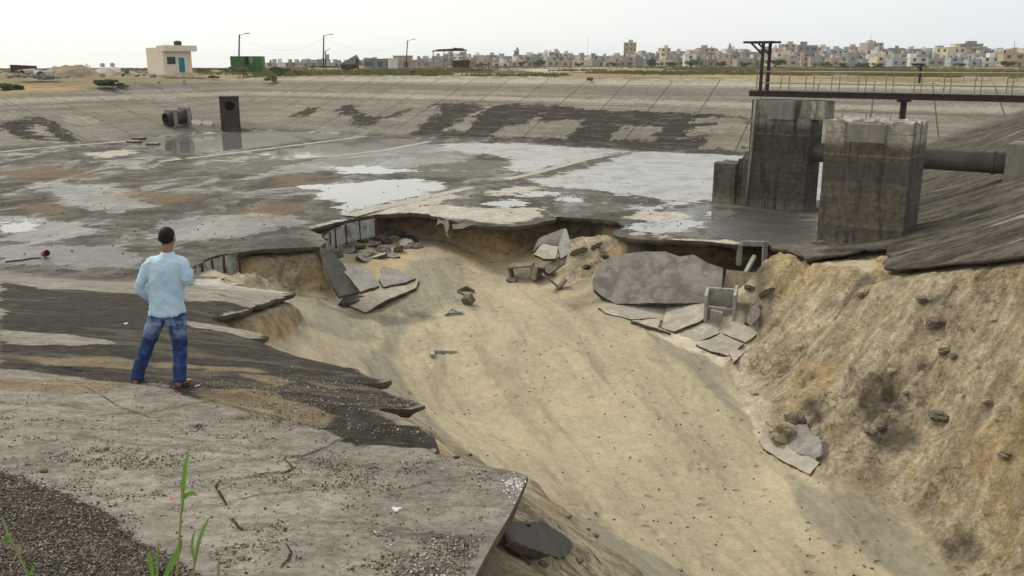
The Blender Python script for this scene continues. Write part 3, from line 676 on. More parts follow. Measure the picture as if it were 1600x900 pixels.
# match the shared ring exactly
def key(x, y): return (round(float(x), 3), round(float(y), 3))
ring = {key(fx[j], fy[j]): fz[j] for j in range(nt)}
onr = np.where(np.abs(np.hypot(lx, ly)-R1) < 1e-3)[0]
for i in onr:
    k_ = key(lx[i], ly[i])
    if k_ in ring: lz[i] = ring[k_]
# orientation up
def orient(V, F):
    a, b, c_ = V[F[:, 0]], V[F[:, 1]], V[F[:, 2]]
    nzv = (b[:, 0]-a[:, 0])*(c_[:, 1]-a[:, 1])-(b[:, 1]-a[:, 1])*(c_[:, 0]-a[:, 0])
    F = F.copy(); F[nzv < 0] = F[nzv < 0][:, ::-1]; return F
LV = np.stack([lx, ly, lz], 1); OF = orient(LV, OF)
FV = np.stack([fx, fy, fz], 1); FQ = orient(FV, FQ)
def split_build(V, F, zn, A, tagn):
    cz = {k: v[F].mean(1) for k, v in zn.items()}
    cls = np.argmax(np.stack([cz['floor'], cz['near'], cz['right'], cz['far'], cz['outer']]), 0)
    nm = ['basin_floor', 'near_embankment_slope', 'side_embankment_slope', 'far_embankment_slope', 'ground']
    for k in range(5):
        f = F[cls == k]
        if not len(f): continue
        u, inv = np.unique(f, return_inverse=True); f2 = inv.reshape(f.shape)
        at = {n: v[u] for n, v in list(zn.items())+list(A.items())}
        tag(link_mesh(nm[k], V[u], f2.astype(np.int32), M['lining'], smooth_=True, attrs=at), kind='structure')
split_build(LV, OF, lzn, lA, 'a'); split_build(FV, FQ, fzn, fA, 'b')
# broken thickness of the lining, following the edge and turning back underneath
ecount = {}
for f in OF:
    for a, b in ((f[0], f[1]), (f[1], f[2]), (f[2], f[0])): ecount[(a, b)] = 1
be = [(a, b) for (a, b) in ecount if (b, a) not in ecount]
nearE = segdist(OV[:, 0], OV[:, 1], [tuple(p) for p in edge3]) < .02
be = [(a, b) for a, b in be if nearE[a] and nearE[b]]
nrm = {}
for a, b in be:
    d = OV[b]-OV[a]; n = np.array([d[1], -d[0]]); n /= np.linalg.norm(n)+1e-9     # points out of the lining (into the pit)
    for q in (a, b): nrm[q] = nrm.get(q, np.zeros(2))+n
ids = {}; SV = []
for q, n in nrm.items():
    n = n/(np.linalg.norm(n)+1e-9); p = LV[q]; dist = math.hypot(p[0], p[1])
    t = (.045+.0046*dist)*(1+.5*float(fbm(np.array(p[0]*2.), np.array(p[1]*2.), 4)))
    t *= 1-.5*float(smooth(11.5, 13.5, p[0]))
    r_ = float(vn(np.array(p[0]*6.), np.array(p[1]*6.), 8))
    ids[q] = len(SV)
    SV += [p, p+[n[0]*.02*r_, n[1]*.02*r_, -t*.5], p+[-n[0]*(.02+.10*r_), -n[1]*(.02+.10*r_), -t], p+[-n[0]*min(.7, .03*dist), -n[1]*min(.7, .03*dist), -t-.03], p+[-n[0]*min(2.9, .068*dist), -n[1]*min(2.9, .068*dist), -t+.02]]
SF = []
for a, b in be:
    A_, B_ = ids[a], ids[b]
    for k in range(4): SF.append((A_+k, A_+k+1, B_+k+1, B_+k))
tag(link_mesh('broken_lining_edge', np.array(SV), np.array(SF, np.int32), M['edge']), kind='structure')

# ------------------------------------------------------------ the pit mesh
pr = [2.2]
while pr[-1] < 56: pr.append(pr[-1]*(1.0050 if pr[-1] > 8 else 1.011))
pr = np.array(pr); pt = np.radians(np.concatenate([np.arange(-22, 34.01, .17), np.arange(34.6, 88, .9)]))
a_, b_ = np.meshgrid(pr, pt, indexing='ij'); px_ = (a_*np.sin(b_)).ravel(); py_ = (a_*np.cos(b_)).ravel()
Z, s_, sr_, w_ = Sz(px_, py_)
SPOLY = dict(
 Cl=[[(1190,400),(1215,390),(1262,402),(1390,400),(1400,418),(1600,395),(1750,385),(1800,1000),(1570,905),(1430,805),(1285,742),(1200,690),(1150,600),(1135,560),(1175,515),(1200,470),(1180,430)],
     [(740,905),(830,750),(860,790),(880,800),(940,850),(1010,905),(990,990),(740,1000)], [(360,432),(505,385),(520,430),(545,462),(480,462),(380,445)], [(900,350),(985,372),(960,400),(900,450),(860,420)],
     [(600,645),(640,650),(680,690),(725,705),(760,730),(700,715)]],
 Gn=[[(590,480),(640,500),(610,560),(640,610),(700,680),(740,740),(860,800),(900,850),(760,760),(690,700),(600,620),(560,560),(600,530)], [(1000,490),(1100,560),(1160,640),(1200,690),(1120,620),(1020,540)], [(780,740),(900,800),(1000,860),(1100,910),(1000,910),(880,830)], [(1290,760),(1400,800),(1500,900),(1400,900),(1300,830)], [(640,410),(720,400),(740,470),(640,500),(600,470)], [(380,480),(460,465),(560,480),(590,530),(500,520)],
     [(1230,740),(1300,780),(1360,850),(1300,850),(1240,790)]],
 Ye=[[(560,398),(640,390),(640,410),(600,430),(540,420)], [(690,365),(800,372),(850,380),(840,410),(740,410),(690,395)], [(1195,388),(1300,405),(1290,440),(1230,470),(1190,440)], [(1250,570),(1310,560),(1300,610),(1230,670),(1215,640)], [(1300,420),(1390,410),(1380,425),(1300,450)], [(1500,700),(1600,650),(1600,870),(1560,870)]],
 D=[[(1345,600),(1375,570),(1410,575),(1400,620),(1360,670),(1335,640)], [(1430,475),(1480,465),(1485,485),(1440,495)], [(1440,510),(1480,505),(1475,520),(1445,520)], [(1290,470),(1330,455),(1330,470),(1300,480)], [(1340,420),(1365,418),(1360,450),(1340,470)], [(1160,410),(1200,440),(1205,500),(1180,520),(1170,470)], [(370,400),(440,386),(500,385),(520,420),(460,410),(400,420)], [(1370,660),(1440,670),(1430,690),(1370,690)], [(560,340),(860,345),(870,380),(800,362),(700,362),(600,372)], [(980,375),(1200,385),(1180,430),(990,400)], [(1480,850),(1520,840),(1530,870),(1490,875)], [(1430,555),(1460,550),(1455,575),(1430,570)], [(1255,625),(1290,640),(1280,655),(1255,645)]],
 P=[[(930,485),(1150,490),(1185,520),(1130,570),(1060,540),(980,500)], [(1140,545),(1160,548),(1190,620),(1225,680),(1190,690),(1150,600)], [(470,462),(560,468),(600,460),(640,455),(590,478),(520,480)]],
)
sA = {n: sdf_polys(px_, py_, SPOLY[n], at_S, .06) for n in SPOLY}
cl_ = smooth(-.5, .7, sA['Cl']); sA['Cl'] = cl_*.9
band = smooth(0, .4, s_)
wx = px_+.5*fbm(px_*.8, py_*.8, 57); wy = py_+.5*fbm(px_*.8, py_*.8, 58)
fu_ = .9*px_+.42*py_; fv_ = .9*py_-.42*px_+.35*fbm(px_*.5, py_*.5, 59)
cm_ = smooth(-.12, .30, fbm(px_*.38+9, py_*.38, 63, 4))
rg = (ridged(fv_*.55, fu_*.10, 51, 5)-.55)*.85+cm_*((ridged(wx*1.5, wy*1.5, 52, 6)-.55)*.55+np.maximum(0, fbm(px_*2.8, py_*2.8, 54, 3)-.1)*.55+fbm(px_*6, py_*6, 53, 4, .7)*.14)+fbm(fv_*2.2, fu_*.5, 55, 4)*.12
gul = (ridged(px_*.42+py_*.10, (py_-px_*.4)*.12, 61, 3)-.6)*.8
nearf = .28+.72*smooth(13, 22, np.hypot(px_, py_))
Z = Z+w_*band*cl_*(rg*nearf+gul*.6*smooth(8, 20, py_))
flowu = px_*.95+py_*.28; flowv = (py_*.95-px_*.28)
Z += w_*(1-cl_)*(fbm(flowu*.5, flowv*.07, 71, 4)*.16+fbm(px_*.3, py_*.3, 72, 3)*.12+fbm(flowu*2.2, flowv*.3, 73, 3)*.03)
Z += (1-w_)*fbm(px_*1.2, py_*1.2, 81)*.05
stp = w_*(1-w_)*4; Z += stp*fbm(px_*2.5, py_*2.5, 83, 4)*.25*smooth(6, 20, py_)
# footprints and scour dimples trodden into the sand
fp = rng.uniform(0, 1, (900, 2)); fpx = -6+fp[:, 0]*20; fpy = 20+fp[:, 1]*22
grid_ok = (1-cl_)*w_
for k in range(len(fpx)):
    if float(vn(np.array(fpx[k]*.3), np.array(fpy[k]*.3), 91)) < .42: continue
    m = (np.abs(px_-fpx[k]) < .5) & (np.abs(py_-fpy[k]) < .7)
    fs_k = .45+.5*float(fp[k-1, 0]); q = ((px_[m]-fpx[k])/(.13*fs_k))**2+((py_[m]-fpy[k])/(.2*fs_k))**2
    Z[m] += grid_ok[m]*(-.07*fs_k*np.exp(-q)+.015*np.exp(-(np.sqrt(q)-1.6)**2*3))
Z = np.minimum(Z, B(px_, py_)-np.where(s_ > 0, .12, .26))
m_, n_ = a_.shape; ii, jj = np.meshgrid(np.arange(m_-1), np.arange(n_-1), indexing='ij'); q0 = (ii*n_+jj).ravel()
PQ = np.stack([q0, q0+1, q0+n_+1, q0+n_], 1); ks = (s_[PQ] > -3.4).any(1); PQ = PQ[ks]
PV = np.stack([px_, py_, Z], 1); u, inv = np.unique(PQ, return_inverse=True)
PF = orient(PV[u], inv.reshape(PQ.shape).astype(np.int32)); sA['wall'] = stp
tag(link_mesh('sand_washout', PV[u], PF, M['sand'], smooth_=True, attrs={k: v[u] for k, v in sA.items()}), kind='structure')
def Spit(x, y):
    """height of the finished pit mesh near a point"""
    i = np.argmin((px_-x)**2+(py_-y)**2); return float(Z[i])
def at_pit(px, py):
    d = ray(px, py); ts = np.geomspace(4, 80, 700); P = O3[None]+ts[:, None]*d[None]
    g = P[:, 2]-Sz(P[:, 0], P[:, 1])[0]; i = max(1, int(np.argmax(g < 0))) if (g < 0).any() else 699
    t = ts[i-1]+(ts[i]-ts[i-1])*g[i-1]/(g[i-1]-g[i]+1e-9); p = O3+t*d; p[2] = Spit(p[0], p[1]); return p
# ------------------------------------------------------------ piers, pipe and footbridge
UU = np.array([.8, -.6, 0]); VV = np.array([.6, .8, 0]); ZZ = np.array([0, 0, 1.]); AX = (UU, VV, ZZ)
def rough_box(name, corner, w, d, z0, z1, mat, parent, base=None, broken=.0, step=.3, seed=1, zbot=None):
    """a cast block from corner (left front) along UU and VV with slightly worn faces and a broken top rim"""
    nu, nv, nz_ = max(2, int(w/step)), max(2, int(d/step)), max(2, int((z1-z0)/step)); Vs = []; Fs = []
    def face(o, a, b, na, nb):
        s0 = len(Vs)
        for i in range(na+1):
            for j in range(nb+1): Vs.append(o+a*i/na+b*j/nb)
        for i in range(na):
            for j in range(nb):
                q = s0+i*(nb+1)+j; Fs.append((q, q+nb+1, q+nb+2, q+1))
    o = np.array([corner[0], corner[1], z0]); Wv, Dv, Hv = UU*w, VV*d, ZZ*(z1-z0)
    face(o, Wv, Hv, nu, nz_); face(o+Dv, Wv, Hv, nu, nz_); face(o, Dv, Hv, nv, nz_); face(o+Wv, Dv, Hv, nv, nz_); face(o+Hv, Wv, Dv, nu, nv)
    Va = np.array(Vs); Va[:, 0] += .012*fbm(Va[:, 1]*2, Va[:, 2]*2, seed); Va[:, 1] += .012*fbm(Va[:, 0]*2, Va[:, 2]*2, seed+1)
    if broken:
        k = smooth(z1-.5, z1, Va[:, 2]); Va[:, 2] -= k*broken*np.maximum(0, fbm(Va[:, 0]*2.5, Va[:, 1]*2.5, seed+2, 5)+.25)
        Va[:, 2] -= k*broken*.5*vn(Va[:, 0]*7, Va[:, 1]*7, seed+5)
    ob = link_mesh(name, Va, Fs, mat, parent, base)
    bm = bmesh.new(); bm.from_mesh(ob.data); bmesh.ops.remove_doubles(bm, verts=bm.verts, dist=.004); bmesh.ops.recalc_face_normals(bm, faces=bm.faces); bm.to_mesh(ob.data); bm.free()
    return ob
P1 = np.array([13.40, 50.55, 0]); p1 = thing('bridge_pier', 'tall slender concrete pier carrying the tip of the footbridge, standing in the wet floor', 'pier', P1)
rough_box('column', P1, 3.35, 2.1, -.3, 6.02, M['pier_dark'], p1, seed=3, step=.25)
q = P1+UU*1.05-VV*.34; rough_box('corbel', q, 1.45, .34, 5.0, 5.98, M['corbel'], p1, seed=4, step=.2)
q = P1+UU*3.35; rough_box('side_cap', q, .75, 1.5, 5.05, 6.0, M['pier'], p1, seed=5, step=.2)
q = P1-UU*.02-VV*.16
m = MB(); m.tube([q+UU*.28+ZZ*6.0, q+UU*.22+ZZ*3, q+UU*.12+ZZ*.05], .075, 8); m.build('drain_pipe', M['conc'], p1, smooth_=True)
q = P1-UU*2.15+VV*.2; rough_box('low_block', q, 1.35, 1.8, -.2, 2.45, M['pier'], p1, seed=6, step=.2, broken=.15)
q = P1-UU*.82+VV*.55; rough_box('broken_stub', q, .82, 1.3, -.2, 3.1, M['pier'], p1, seed=9, step=.16, broken=1.1)
P2 = np.array([13.62, 39.0, .1]); p2 = thing('bridge_pier', 'broad square concrete pier with a chipped top beside the collapsed edge', 'pier', P2)
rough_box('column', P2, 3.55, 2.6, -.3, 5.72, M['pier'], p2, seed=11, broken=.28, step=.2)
rough_box('corbel', P2+UU*1.0-VV*.36, 1.55, .36, 4.75, 5.5, M['corbel'], p2, seed=12, step=.2)
rough_box('plinth', P2-UU*.12-VV*.14, 3.85, 2.9, -.4, .42, M['pier'], p2, seed=14, step=.2, broken=.2)
for k, h in ((.5, .28), (1.5, .34), (1.65, .3), (2.5, .22)): q = P2+UU*k+VV*.4; m = MB(); m.bar((q[0], q[1], 5.5), (q[0]+.04, q[1], 5.72+h*.6), .02); m.build('rebar_stub', M['rust'], p2)
a = P1+UU*3.3+VV*.9+ZZ*3.22; b = a+UU*9.6
pp = thing('supply_pipe', 'thick black pipe running level from behind the broad pier into a concrete anchor block', 'pipe', a)
m = MB(); m.tube([a+(b-a)*t for t in np.linspace(0, 1, 12)], .52, 28, False); m.build('pipe', M['pipe'], pp, smooth_=True)
for t in (.93,): m = MB(); m.ring(a+(b-a)*t, a+(b-a)*t+UU*.10, .58, .5, 28); m.build('flange', M['pipe'], pp)
eb = thing('anchor_block', 'concrete anchor block on the streaked slope at the end of the black pipe', 'block', b-ZZ*.5)
rough_box('block', b-VV*1.0, 3.2, 2.2, 1.5, 4.25, M['conc'], eb, seed=15, step=.3)
rough_box('ledge', b-VV*1.2+UU*2.4, 3.4, 1.2, 1.6, 3.5, M['conc'], eb, seed=16, step=.3)
# footbridge
BR = P1-UU*.35+VV*.35; DZ = 6.32; LB = 23.0
fb = thing('footbridge', 'dark steel footbridge with faded yellow railings reaching from the bank to the slender pier', 'bridge', BR+ZZ*6)
for side in (0, 1.0):
    o = BR+VV*side; m = MB()
    m.box(o+UU*LB/2+ZZ*(DZ-.13), (LB, .10, .04), AX); m.box(o+UU*LB/2+ZZ*(DZ+.11), (LB, .10, .04), AX); m.box(o+UU*LB/2+ZZ*(DZ-.01), (LB, .025, .22), AX)
    m.build('side_beam', M['iron_red'], fb)
m = MB(); m.box(BR+UU*LB/2+VV*.5+ZZ*(DZ+.15), (LB-.02, .90, .035), AX)
for k in range(24): m.box(BR+UU*(k+.3)+VV*.5+ZZ*(DZ-.02), (.06, .94, .12), AX)
m.build('deck', M['iron'], fb)
for side in (.04, .96):
    o = BR+VV*side+UU*.35
    for k in range(17):
        q = o+UU*(.05+1.38*k+.12*(side > .5)); m = MB(); m.box(q+ZZ*(DZ+.13+.53), (.045, .045, 1.06), AX); m.build('railing_post', M['rail'], fb)
    for hh in (.46, 1.08):
        m = MB(); m.tube([o+ZZ*(DZ+.13+hh), o+UU*11+ZZ*(DZ+.11+hh), o+UU*22.4+ZZ*(DZ+.13+hh)], .028 if hh < 1 else .034, 8); m.build('rail', M['rail'], fb, smooth_=True)
q = BR+UU*8.15+VV*.5; m = MB(); m.box((q[0], q[1], 4.0), (.26, .26, 4.9), AX); m.box((q[0], q[1], 6.1), (.5, .9, .1), AX); m.build('trestle_post', M['iron_red'], fb)
ga = thing('hoist_frame', 'dark steel hoist frame standing at the tip of the footbridge', 'hoist', BR+UU*.75+ZZ*DZ)
for side in (.06, .94):
    q = BR+UU*(.62+.06*side)+VV*side; zt = DZ+.1+2.62
    m = MB(); m.box(q+ZZ*(DZ+.1+1.31), (.16, .12, 2.62), AX); m.build('post', M['iron'], ga)
    m = MB(); m.box(q-UU*.28+ZZ*(zt+.06), (1.75, .12, .12), AX); m.build('top_beam', M['iron'], ga)
    m = MB(); m.bar(q+ZZ*(zt-.62), q-UU*.68+ZZ*(zt), .09); m.build('brace', M['iron'], ga)
m = MB(); q = BR+UU*.66+ZZ*(DZ+2.78)
m.box(q+VV*.5, (.12, .76, .10), AX); m.box(q+VV*.5-UU*1.05, (.12, .76, .10), AX); m.build('cross_beam', M['iron'], ga)
# small frame by the far rim and a short railing beyond the bridge
q = at_y(1438, 113, 96); zg = float(B(q[0], q[1])); fr_ = thing('bracket_post', 'small dark bracket post on the far rim beyond the footbridge railing', 'post', (q[0], q[1], zg))
m = MB(); m.box((q[0], q[1], zg+.95), (.2, .2, 1.9)); m.build('post', M['iron'], fr_)
m = MB(); m.box((q[0]-.35, q[1], zg+1.93), (1.3, .18, .14)); m.bar((q[0], q[1], zg+1.4), (q[0]-.6, q[1], zg+1.88), .1); m.build('arm', M['iron'], fr_)
q0 = at_z(1468, 113, 6.3); q0 = at_y(1468, 110, 92); rl = thing('bank_railing', 'short faded railing on the far bank at the right end of the picture', 'railing', (q0[0], 92, 6.2))
for k in range(13):
    m = MB(); m.box((q0[0]+k*1.15, 92-k*.3, 6.75), (.06, .06, 1.1)); m.build('railing_post', M['rail'], rl)
for hh in (.6, 1.08): m = MB(); m.bar((q0[0], 92, 6.2+hh), (q0[0]+13.8, 88.4, 6.2+hh), .05); m.build('rail', M['rail'], rl)

# ------------------------------------------------------------ inlet structures in the far left corner
c0 = at_z(347, 206, .0); c1 = at_z(376, 206, .0); wI = c1[0]-c0[0]; ztop = 8-(c0[1])*math.tan(PITCH-math.atan((450-152)/FPX))
ang_il = .31
il = thing('inlet_shaft', 'tall black rust streaked shaft with a round opening, in the far corner pool', 'inlet', (c0[0]+wI/2, c0[1], 0))
m = MB(); xc = c0[0]+wI/2; yy = c0[1]; rz = .62; zc = ztop-1.0
# front plate with a real round hole
n = 32; vs = []; fs = []
hw = wI/2; corners = []
for k in range(n):
    t = 2*math.pi*k/n; cx_, cz_ = math.cos(t), math.sin(t); vs.append((xc+rz*cx_, yy, zc+rz*cz_))
for k in range(n):
    t = 2*math.pi*k/n; cx_, cz_ = math.cos(t), math.sin(t)
    sx = hw/abs(cx_) if abs(cx_) > 1e-6 else 1e9; up = (ztop-zc) if cz_ > 0 else zc+.3; sz = up/abs(cz_) if abs(cz_) > 1e-6 else 1e9
    r_ = min(sx, sz); vs.append((xc+r_*cx_, yy, zc+r_*cz_))
for k in range(n): fs.append((k, (k+1) % n, n+(k+1) % n, n+k))
m.add(vs, fs)
# corners of the plate
for sx in (-1, 1):
    for zz_, up in ((ztop, 1), (-.3, 0)):
        pts = [v for v in vs[n:] if (v[0]-xc)*sx > 0 and ((v[2] > zc) == bool(up))]
        e1 = max(pts, key=lambda v: abs(v[2]-zc)); e2 = max(pts, key=lambda v: abs(v[0]-xc)*10-abs(v[2]-zc)*.0+ (abs(v[2]-zc) if abs(abs(v[0]-xc)-hw) < 1e-3 else 0))
        m.add([e1, (xc+sx*hw, yy, zz_), e2], [(0, 1, 2)])
for sx in (-1, 1): m.add([(xc+sx*hw, yy, -.3), (xc+sx*hw, yy, ztop), (xc+sx*hw, yy+3.0, ztop), (xc+sx*hw, yy+3.0, -.3)], [(0, 1, 2, 3)])
m.add([(xc-hw, yy, ztop), (xc+hw, yy, ztop), (xc+hw, yy+3, ztop), (xc-hw, yy+3, ztop)], [(0, 1, 2, 3)])
m.build('shaft_wall', M['rusttar'], il)
m = MB(); m.box((xc, yy+1.4, ztop+.06), (wI+.12, 3.1, .12)); m.build('lid', M['tar'], il)
m = MB(); m.ring((xc, yy-.04, zc), (xc, yy+1.5, zc), rz, rz-.06, 32); m.build('pipe_mouth', M['tar'], il)
m = MB(); m.box((xc, yy+2.2, zc), (1.5, .1, 1.5)); m.build('inner_wall', M['black'], il)  # black plate stands in for the dark inside the shaft
m = MB(); m.add([(xc-hw*.95, yy-.5, -.1), (xc+hw*.95, yy-.5, -.1), (xc+hw*.2, yy-.03, 1.7), (xc-hw*.2, yy-.03, 1.7), (xc-hw*.95, yy, -.1), (xc+hw*.95, yy, -.1)], [(0, 1, 2, 3), (0, 3, 4), (1, 5, 2)]); m.build('apron', M['rusttar'], il)
il.rotation_euler = (0, 0, .31)
o0 = at_B(265, 199); cu = thing('outlet_culvert', 'fat black culvert pipe held by two square concrete collars on the far left slope', 'culvert', o0)
dc = np.array([.88, .47, .05]); dc /= np.linalg.norm(dc); pc = at_y(259, 187, o0[1]); cax = (np.array([.47, -.88, 0]), dc, ZZ)
cax = (np.cross(dc, ZZ)/np.linalg.norm(np.cross(dc, ZZ)), dc, ZZ); fdir = np.array([-.35, -.93, 0]); sd_ = np.array([.93, -.35, 0])
pipe_dir = np.array([.62, .78, .12]); pipe_dir /= np.linalg.norm(pipe_dir)
m = MB(); m.ring(pc, pc+pipe_dir*2.9, .80, .68, 32); m.build('pipe', M['tar'], cu, smooth_=False)
m = MB(); m.box(pc+pipe_dir*2.6, (1.2, .1, 1.2), (np.cross(pipe_dir, ZZ), pipe_dir, ZZ)); m.build('inner_wall', M['black'], cu)  # black plate stands in for the dark inside the pipe
for t_, s_h in ((.7, .2), (2.5, .35)):
    cc_ = pc+pipe_dir*t_; A3 = (np.cross(pipe_dir, ZZ)/np.linalg.norm(np.cross(pipe_dir, ZZ)), pipe_dir, ZZ); m = MB()
    for (dx, dz, sx, sz) in ((0, .92, 2.1, .26), (-.92, -.1, .26, 1.9), (.92, -.1, .26, 1.9), (0, -.95, 2.1, .26)): m.box(cc_+A3[0]*dx+ZZ*dz, (sx, .35, sz), A3)
    m.build('collar', M['conc'], cu)
for k, (px, py, r_) in enumerate(((305, 193, .75), (324, 194, .7))):
    q = at_B(px, py); m = MB(); nn = np.array([.1, -.45, .9]); nn /= np.linalg.norm(nn); m.tube([q-nn*.1, q+nn*.12], r_, 20)
    o = m.build('manhole_lid', M['conc_lt'], None, base=q); tag(o, ['pale round lid lying on the slope between the culvert and the shaft, nearer the culvert', 'grey round lid lying on the slope next to the black shaft'][k], 'lid', 'round lids on the corner slope')

# ------------------------------------------------------------ retaining sheets of the trench
def sheet_wall(name, label, pxs, drop, npan, mat):
    pts = [at_B(*p) for p in pxs]; pts = np.array(pts); L = np.concatenate([[0], np.cumsum(np.linalg.norm(np.diff(pts, axis=0), axis=1))])
    t = thing(name, label, 'retaining wall', pts[0]-[0, 0, 1])
    def P(s): return np.array([np.interp(s, L, pts[:, k]) for k in range(3)])
    for i in range(npan):
        a, b = P(L[-1]*i/npan+.03), P(L[-1]*(i+1)/npan-.03); d = (b-a); d[2] = 0; d /= np.linalg.norm(d); nn = np.array([d[1], -d[0], 0]); lean = rng.uniform(-.10, .10); h = drop[0]+(drop[1]-drop[0])*(i+.5)/npan
        m = MB(); vs = []
        for k in range(7):
            u_ = k/6; p = a+(b-a)*u_+nn*(.04*math.sin(u_*math.pi)); vs += [p-ZZ*.14, p-ZZ*h+nn*(lean*.5+.02)]
        fs = [(2*k, 2*k+1, 2*k+3, 2*k+2) for k in range(6)]; n = len(vs); vs += [v-nn*.04 for v in vs]; fs += [tuple(i_+n for i_ in f[::-1]) for f in fs]
        m.add(vs, fs); m.build('sheet_panel', mat, t)
        m = MB(); m.box(b+nn*.03-ZZ*(.14+h/2)+d*.03, (.07, .07, h), (d, nn, ZZ)); m.build('stake', M['rust'], t)
sheet_wall('trench_sheeting', 'row of galvanised sheets lining the trench under the pale slab edge left of the cavity', [(507, 365), (520, 353), (545, 344), (586, 337)], (1.0, 1.15), 5, M['tin'])
sheet_wall('trench_sheeting', 'stained sheets lining the trench just right of the standing man', [(300, 413), (318, 405), (340, 397), (372, 391)], (1.3, 1.6), 4, M['tin'])

# ------------------------------------------------------------ broken slabs
def plane_from(refs):
    p = [at_y(*r) if len(r) == 3 else None for r in refs]; n = np.cross(p[1]-p[0], p[2]-p[0]); n /= np.linalg.norm(n)
    if n[2] < 0: n = -n
    return p[0], n
def slab_px(name, label, cat, outline, refs, thick=.12, mat='slab', rag=.05, group=None, bump_=.015, step=None, seed=0, edge_mat=None):
    p0, n = plane_from(refs); pts = []
    for (px, py) in outline:
        d = ray(px, py); pts.append(O3+d*(((p0-O3)@n)/(d@n)))
    return slab3(name, label, cat, pts, n, thick, mat, rag, group, bump_, step, seed, edge_mat)
def slab3(name, label, cat, pts, n, thick, mat, rag=.05, group=None, bump_=.015, step=None, seed=0, edge_mat=None, parent=None):
    pts = np.array(pts); n = np.array(n, float); cen_ = pts.mean(0); a = np.cross(n, [0, 1, 0.3]); a /= np.linalg.norm(a); b = np.cross(n, a)
    P = np.stack([(pts-cen_)@a, (pts-cen_)@b], 1); size = np.ptp(P, axis=0).max(); step = step or max(.05, size/22)
    if rag: P = roughen(np.concatenate([P, np.zeros((len(P), 1))], 1), step, rag, seed+3)[:, :2]
    lo, hi = P.min(0), P.max(0); gxx, gyy = np.meshgrid(np.arange(lo[0], hi[0], step), np.arange(lo[1], hi[1], step)); gxx = gxx.ravel()+rng.uniform(-.3, .3, gxx.size)*step; gyy = gyy.ravel()+rng.uniform(-.3, .3, gyy.size)*step
    poly = [tuple(p) for p in P]; inn = pip(gxx, gyy, poly) & (segdist(gxx, gyy, poly) > step*.35)
    vs = [Vector((float(x), float(y))) for x, y in P]+[Vector((float(x), float(y))) for x, y in zip(gxx[inn], gyy[inn])]
    v2, _, f2, *_ = geometry.delaunay_2d_cdt(vs, [(i, (i+1) % len(P)) for i in range(len(P))], [], 0, 1e-6)
    Q = np.array([(v.x, v.y) for v in v2]); f2 = np.array([f for f in f2 if len(f) == 3]); cc_ = Q[f2].mean(1); f2 = f2[pip(cc_[:, 0], cc_[:, 1], poly)]; f2 = orient(Q, f2)
    h = fbm(Q[:, 0]*1.5/max(size, .5)*3, Q[:, 1]*1.5/max(size, .5)*3, seed)*bump_*1.5
    flip = np.dot(np.cross(a, b), n) < 0
    top = cen_+Q[:, :1]*a+Q[:, 1:2]*b+h[:, None]*n; bot = top-n*(thick*(1+.3*fbm(Q[:, 0]*3, Q[:, 1]*3, seed+9)))[:, None]
    ec = {}
    for f in f2:
        for i, j in ((f[0], f[1]), (f[1], f[2]), (f[2], f[0])): ec[(i, j)] = 1
    bd = [(i, j) for (i, j) in ec if (j, i) not in ec]; N = len(Q); mid = (top+bot)/2+(rng.uniform(-.25, .25, (N, 1))*thick)*(a+b); V = np.concatenate([top, bot, mid])
    F = [tuple(f) for f in f2]+[tuple(f[::-1]+N) for f in f2]; mi = [0]*len(F)
    for i, j in bd: F += [(i, i+2*N, j+2*N, j), (i+2*N, i+N, j+N, j+2*N)]; mi += [1, 1]
    if flip: F = [f[::-1] for f in F]
    base = cen_.copy(); base[2] = V[:, 2].min()
    o = link_mesh(name, V, [tuple(int(i) for i in f) for f in F], [M[mat], M[edge_mat or 'edge']], parent, base, False, mi)
    if label: tag(o, label, cat, group)
    return o
def yd(px, py): return float(at_pit(px, py)[1])
def lay(*pp, lift=.12):
    out = []
    for p in pp:
        q = at_pit(*p)+ZZ*lift; f_ = np.array([0, CP, -SP]); dpt = (q-O3)@f_; out.append((800+FPX*q[0]/dpt, 450-FPX*((q-O3)@np.array([0, SP, CP]))/dpt, q[1]))
    return out
slab_px('fallen_slab', 'largest broken slab, mottled grey, leaning in the pit below the floor edge', 'slab', [(925,440),(937,412),(955,400),(985,396),(1010,394),(1040,393),(1062,401),(1085,398),(1105,410),(1130,418),(1128,445),(1122,472),(1080,473),(1030,474),(962,474),(940,462),(927,452)], [(960,474,37.8),(1120,472,37.2),(1030,394,39.6)], .30, 'slab_big', .07, bump_=.05, seed=2, edge_mat='slab_dark')
slab_px('fallen_slab', 'spotted brownish slab standing behind the U-shaped concrete block', 'slab', [(1129,462),(1134,421),(1160,424),(1188,427),(1184,448),(1172,470),(1160,462),(1145,466)], [(1130,462,38.0),(1175,468,37.5),(1160,424,38.4)], .18, 'slab_spot', .04, seed=3)
slab_px('fallen_slab', 'narrow pale slab leaning on the sand cliff right of the U-shaped block', 'slab', [(1167,503),(1172,484),(1190,465),(1204,455),(1209,461),(1196,480),(1184,498),(1172,508)], [(1169,504,33.8),(1183,500,34.4),(1204,456,36.5)], .14, 'slab_pale', .03, seed=4)
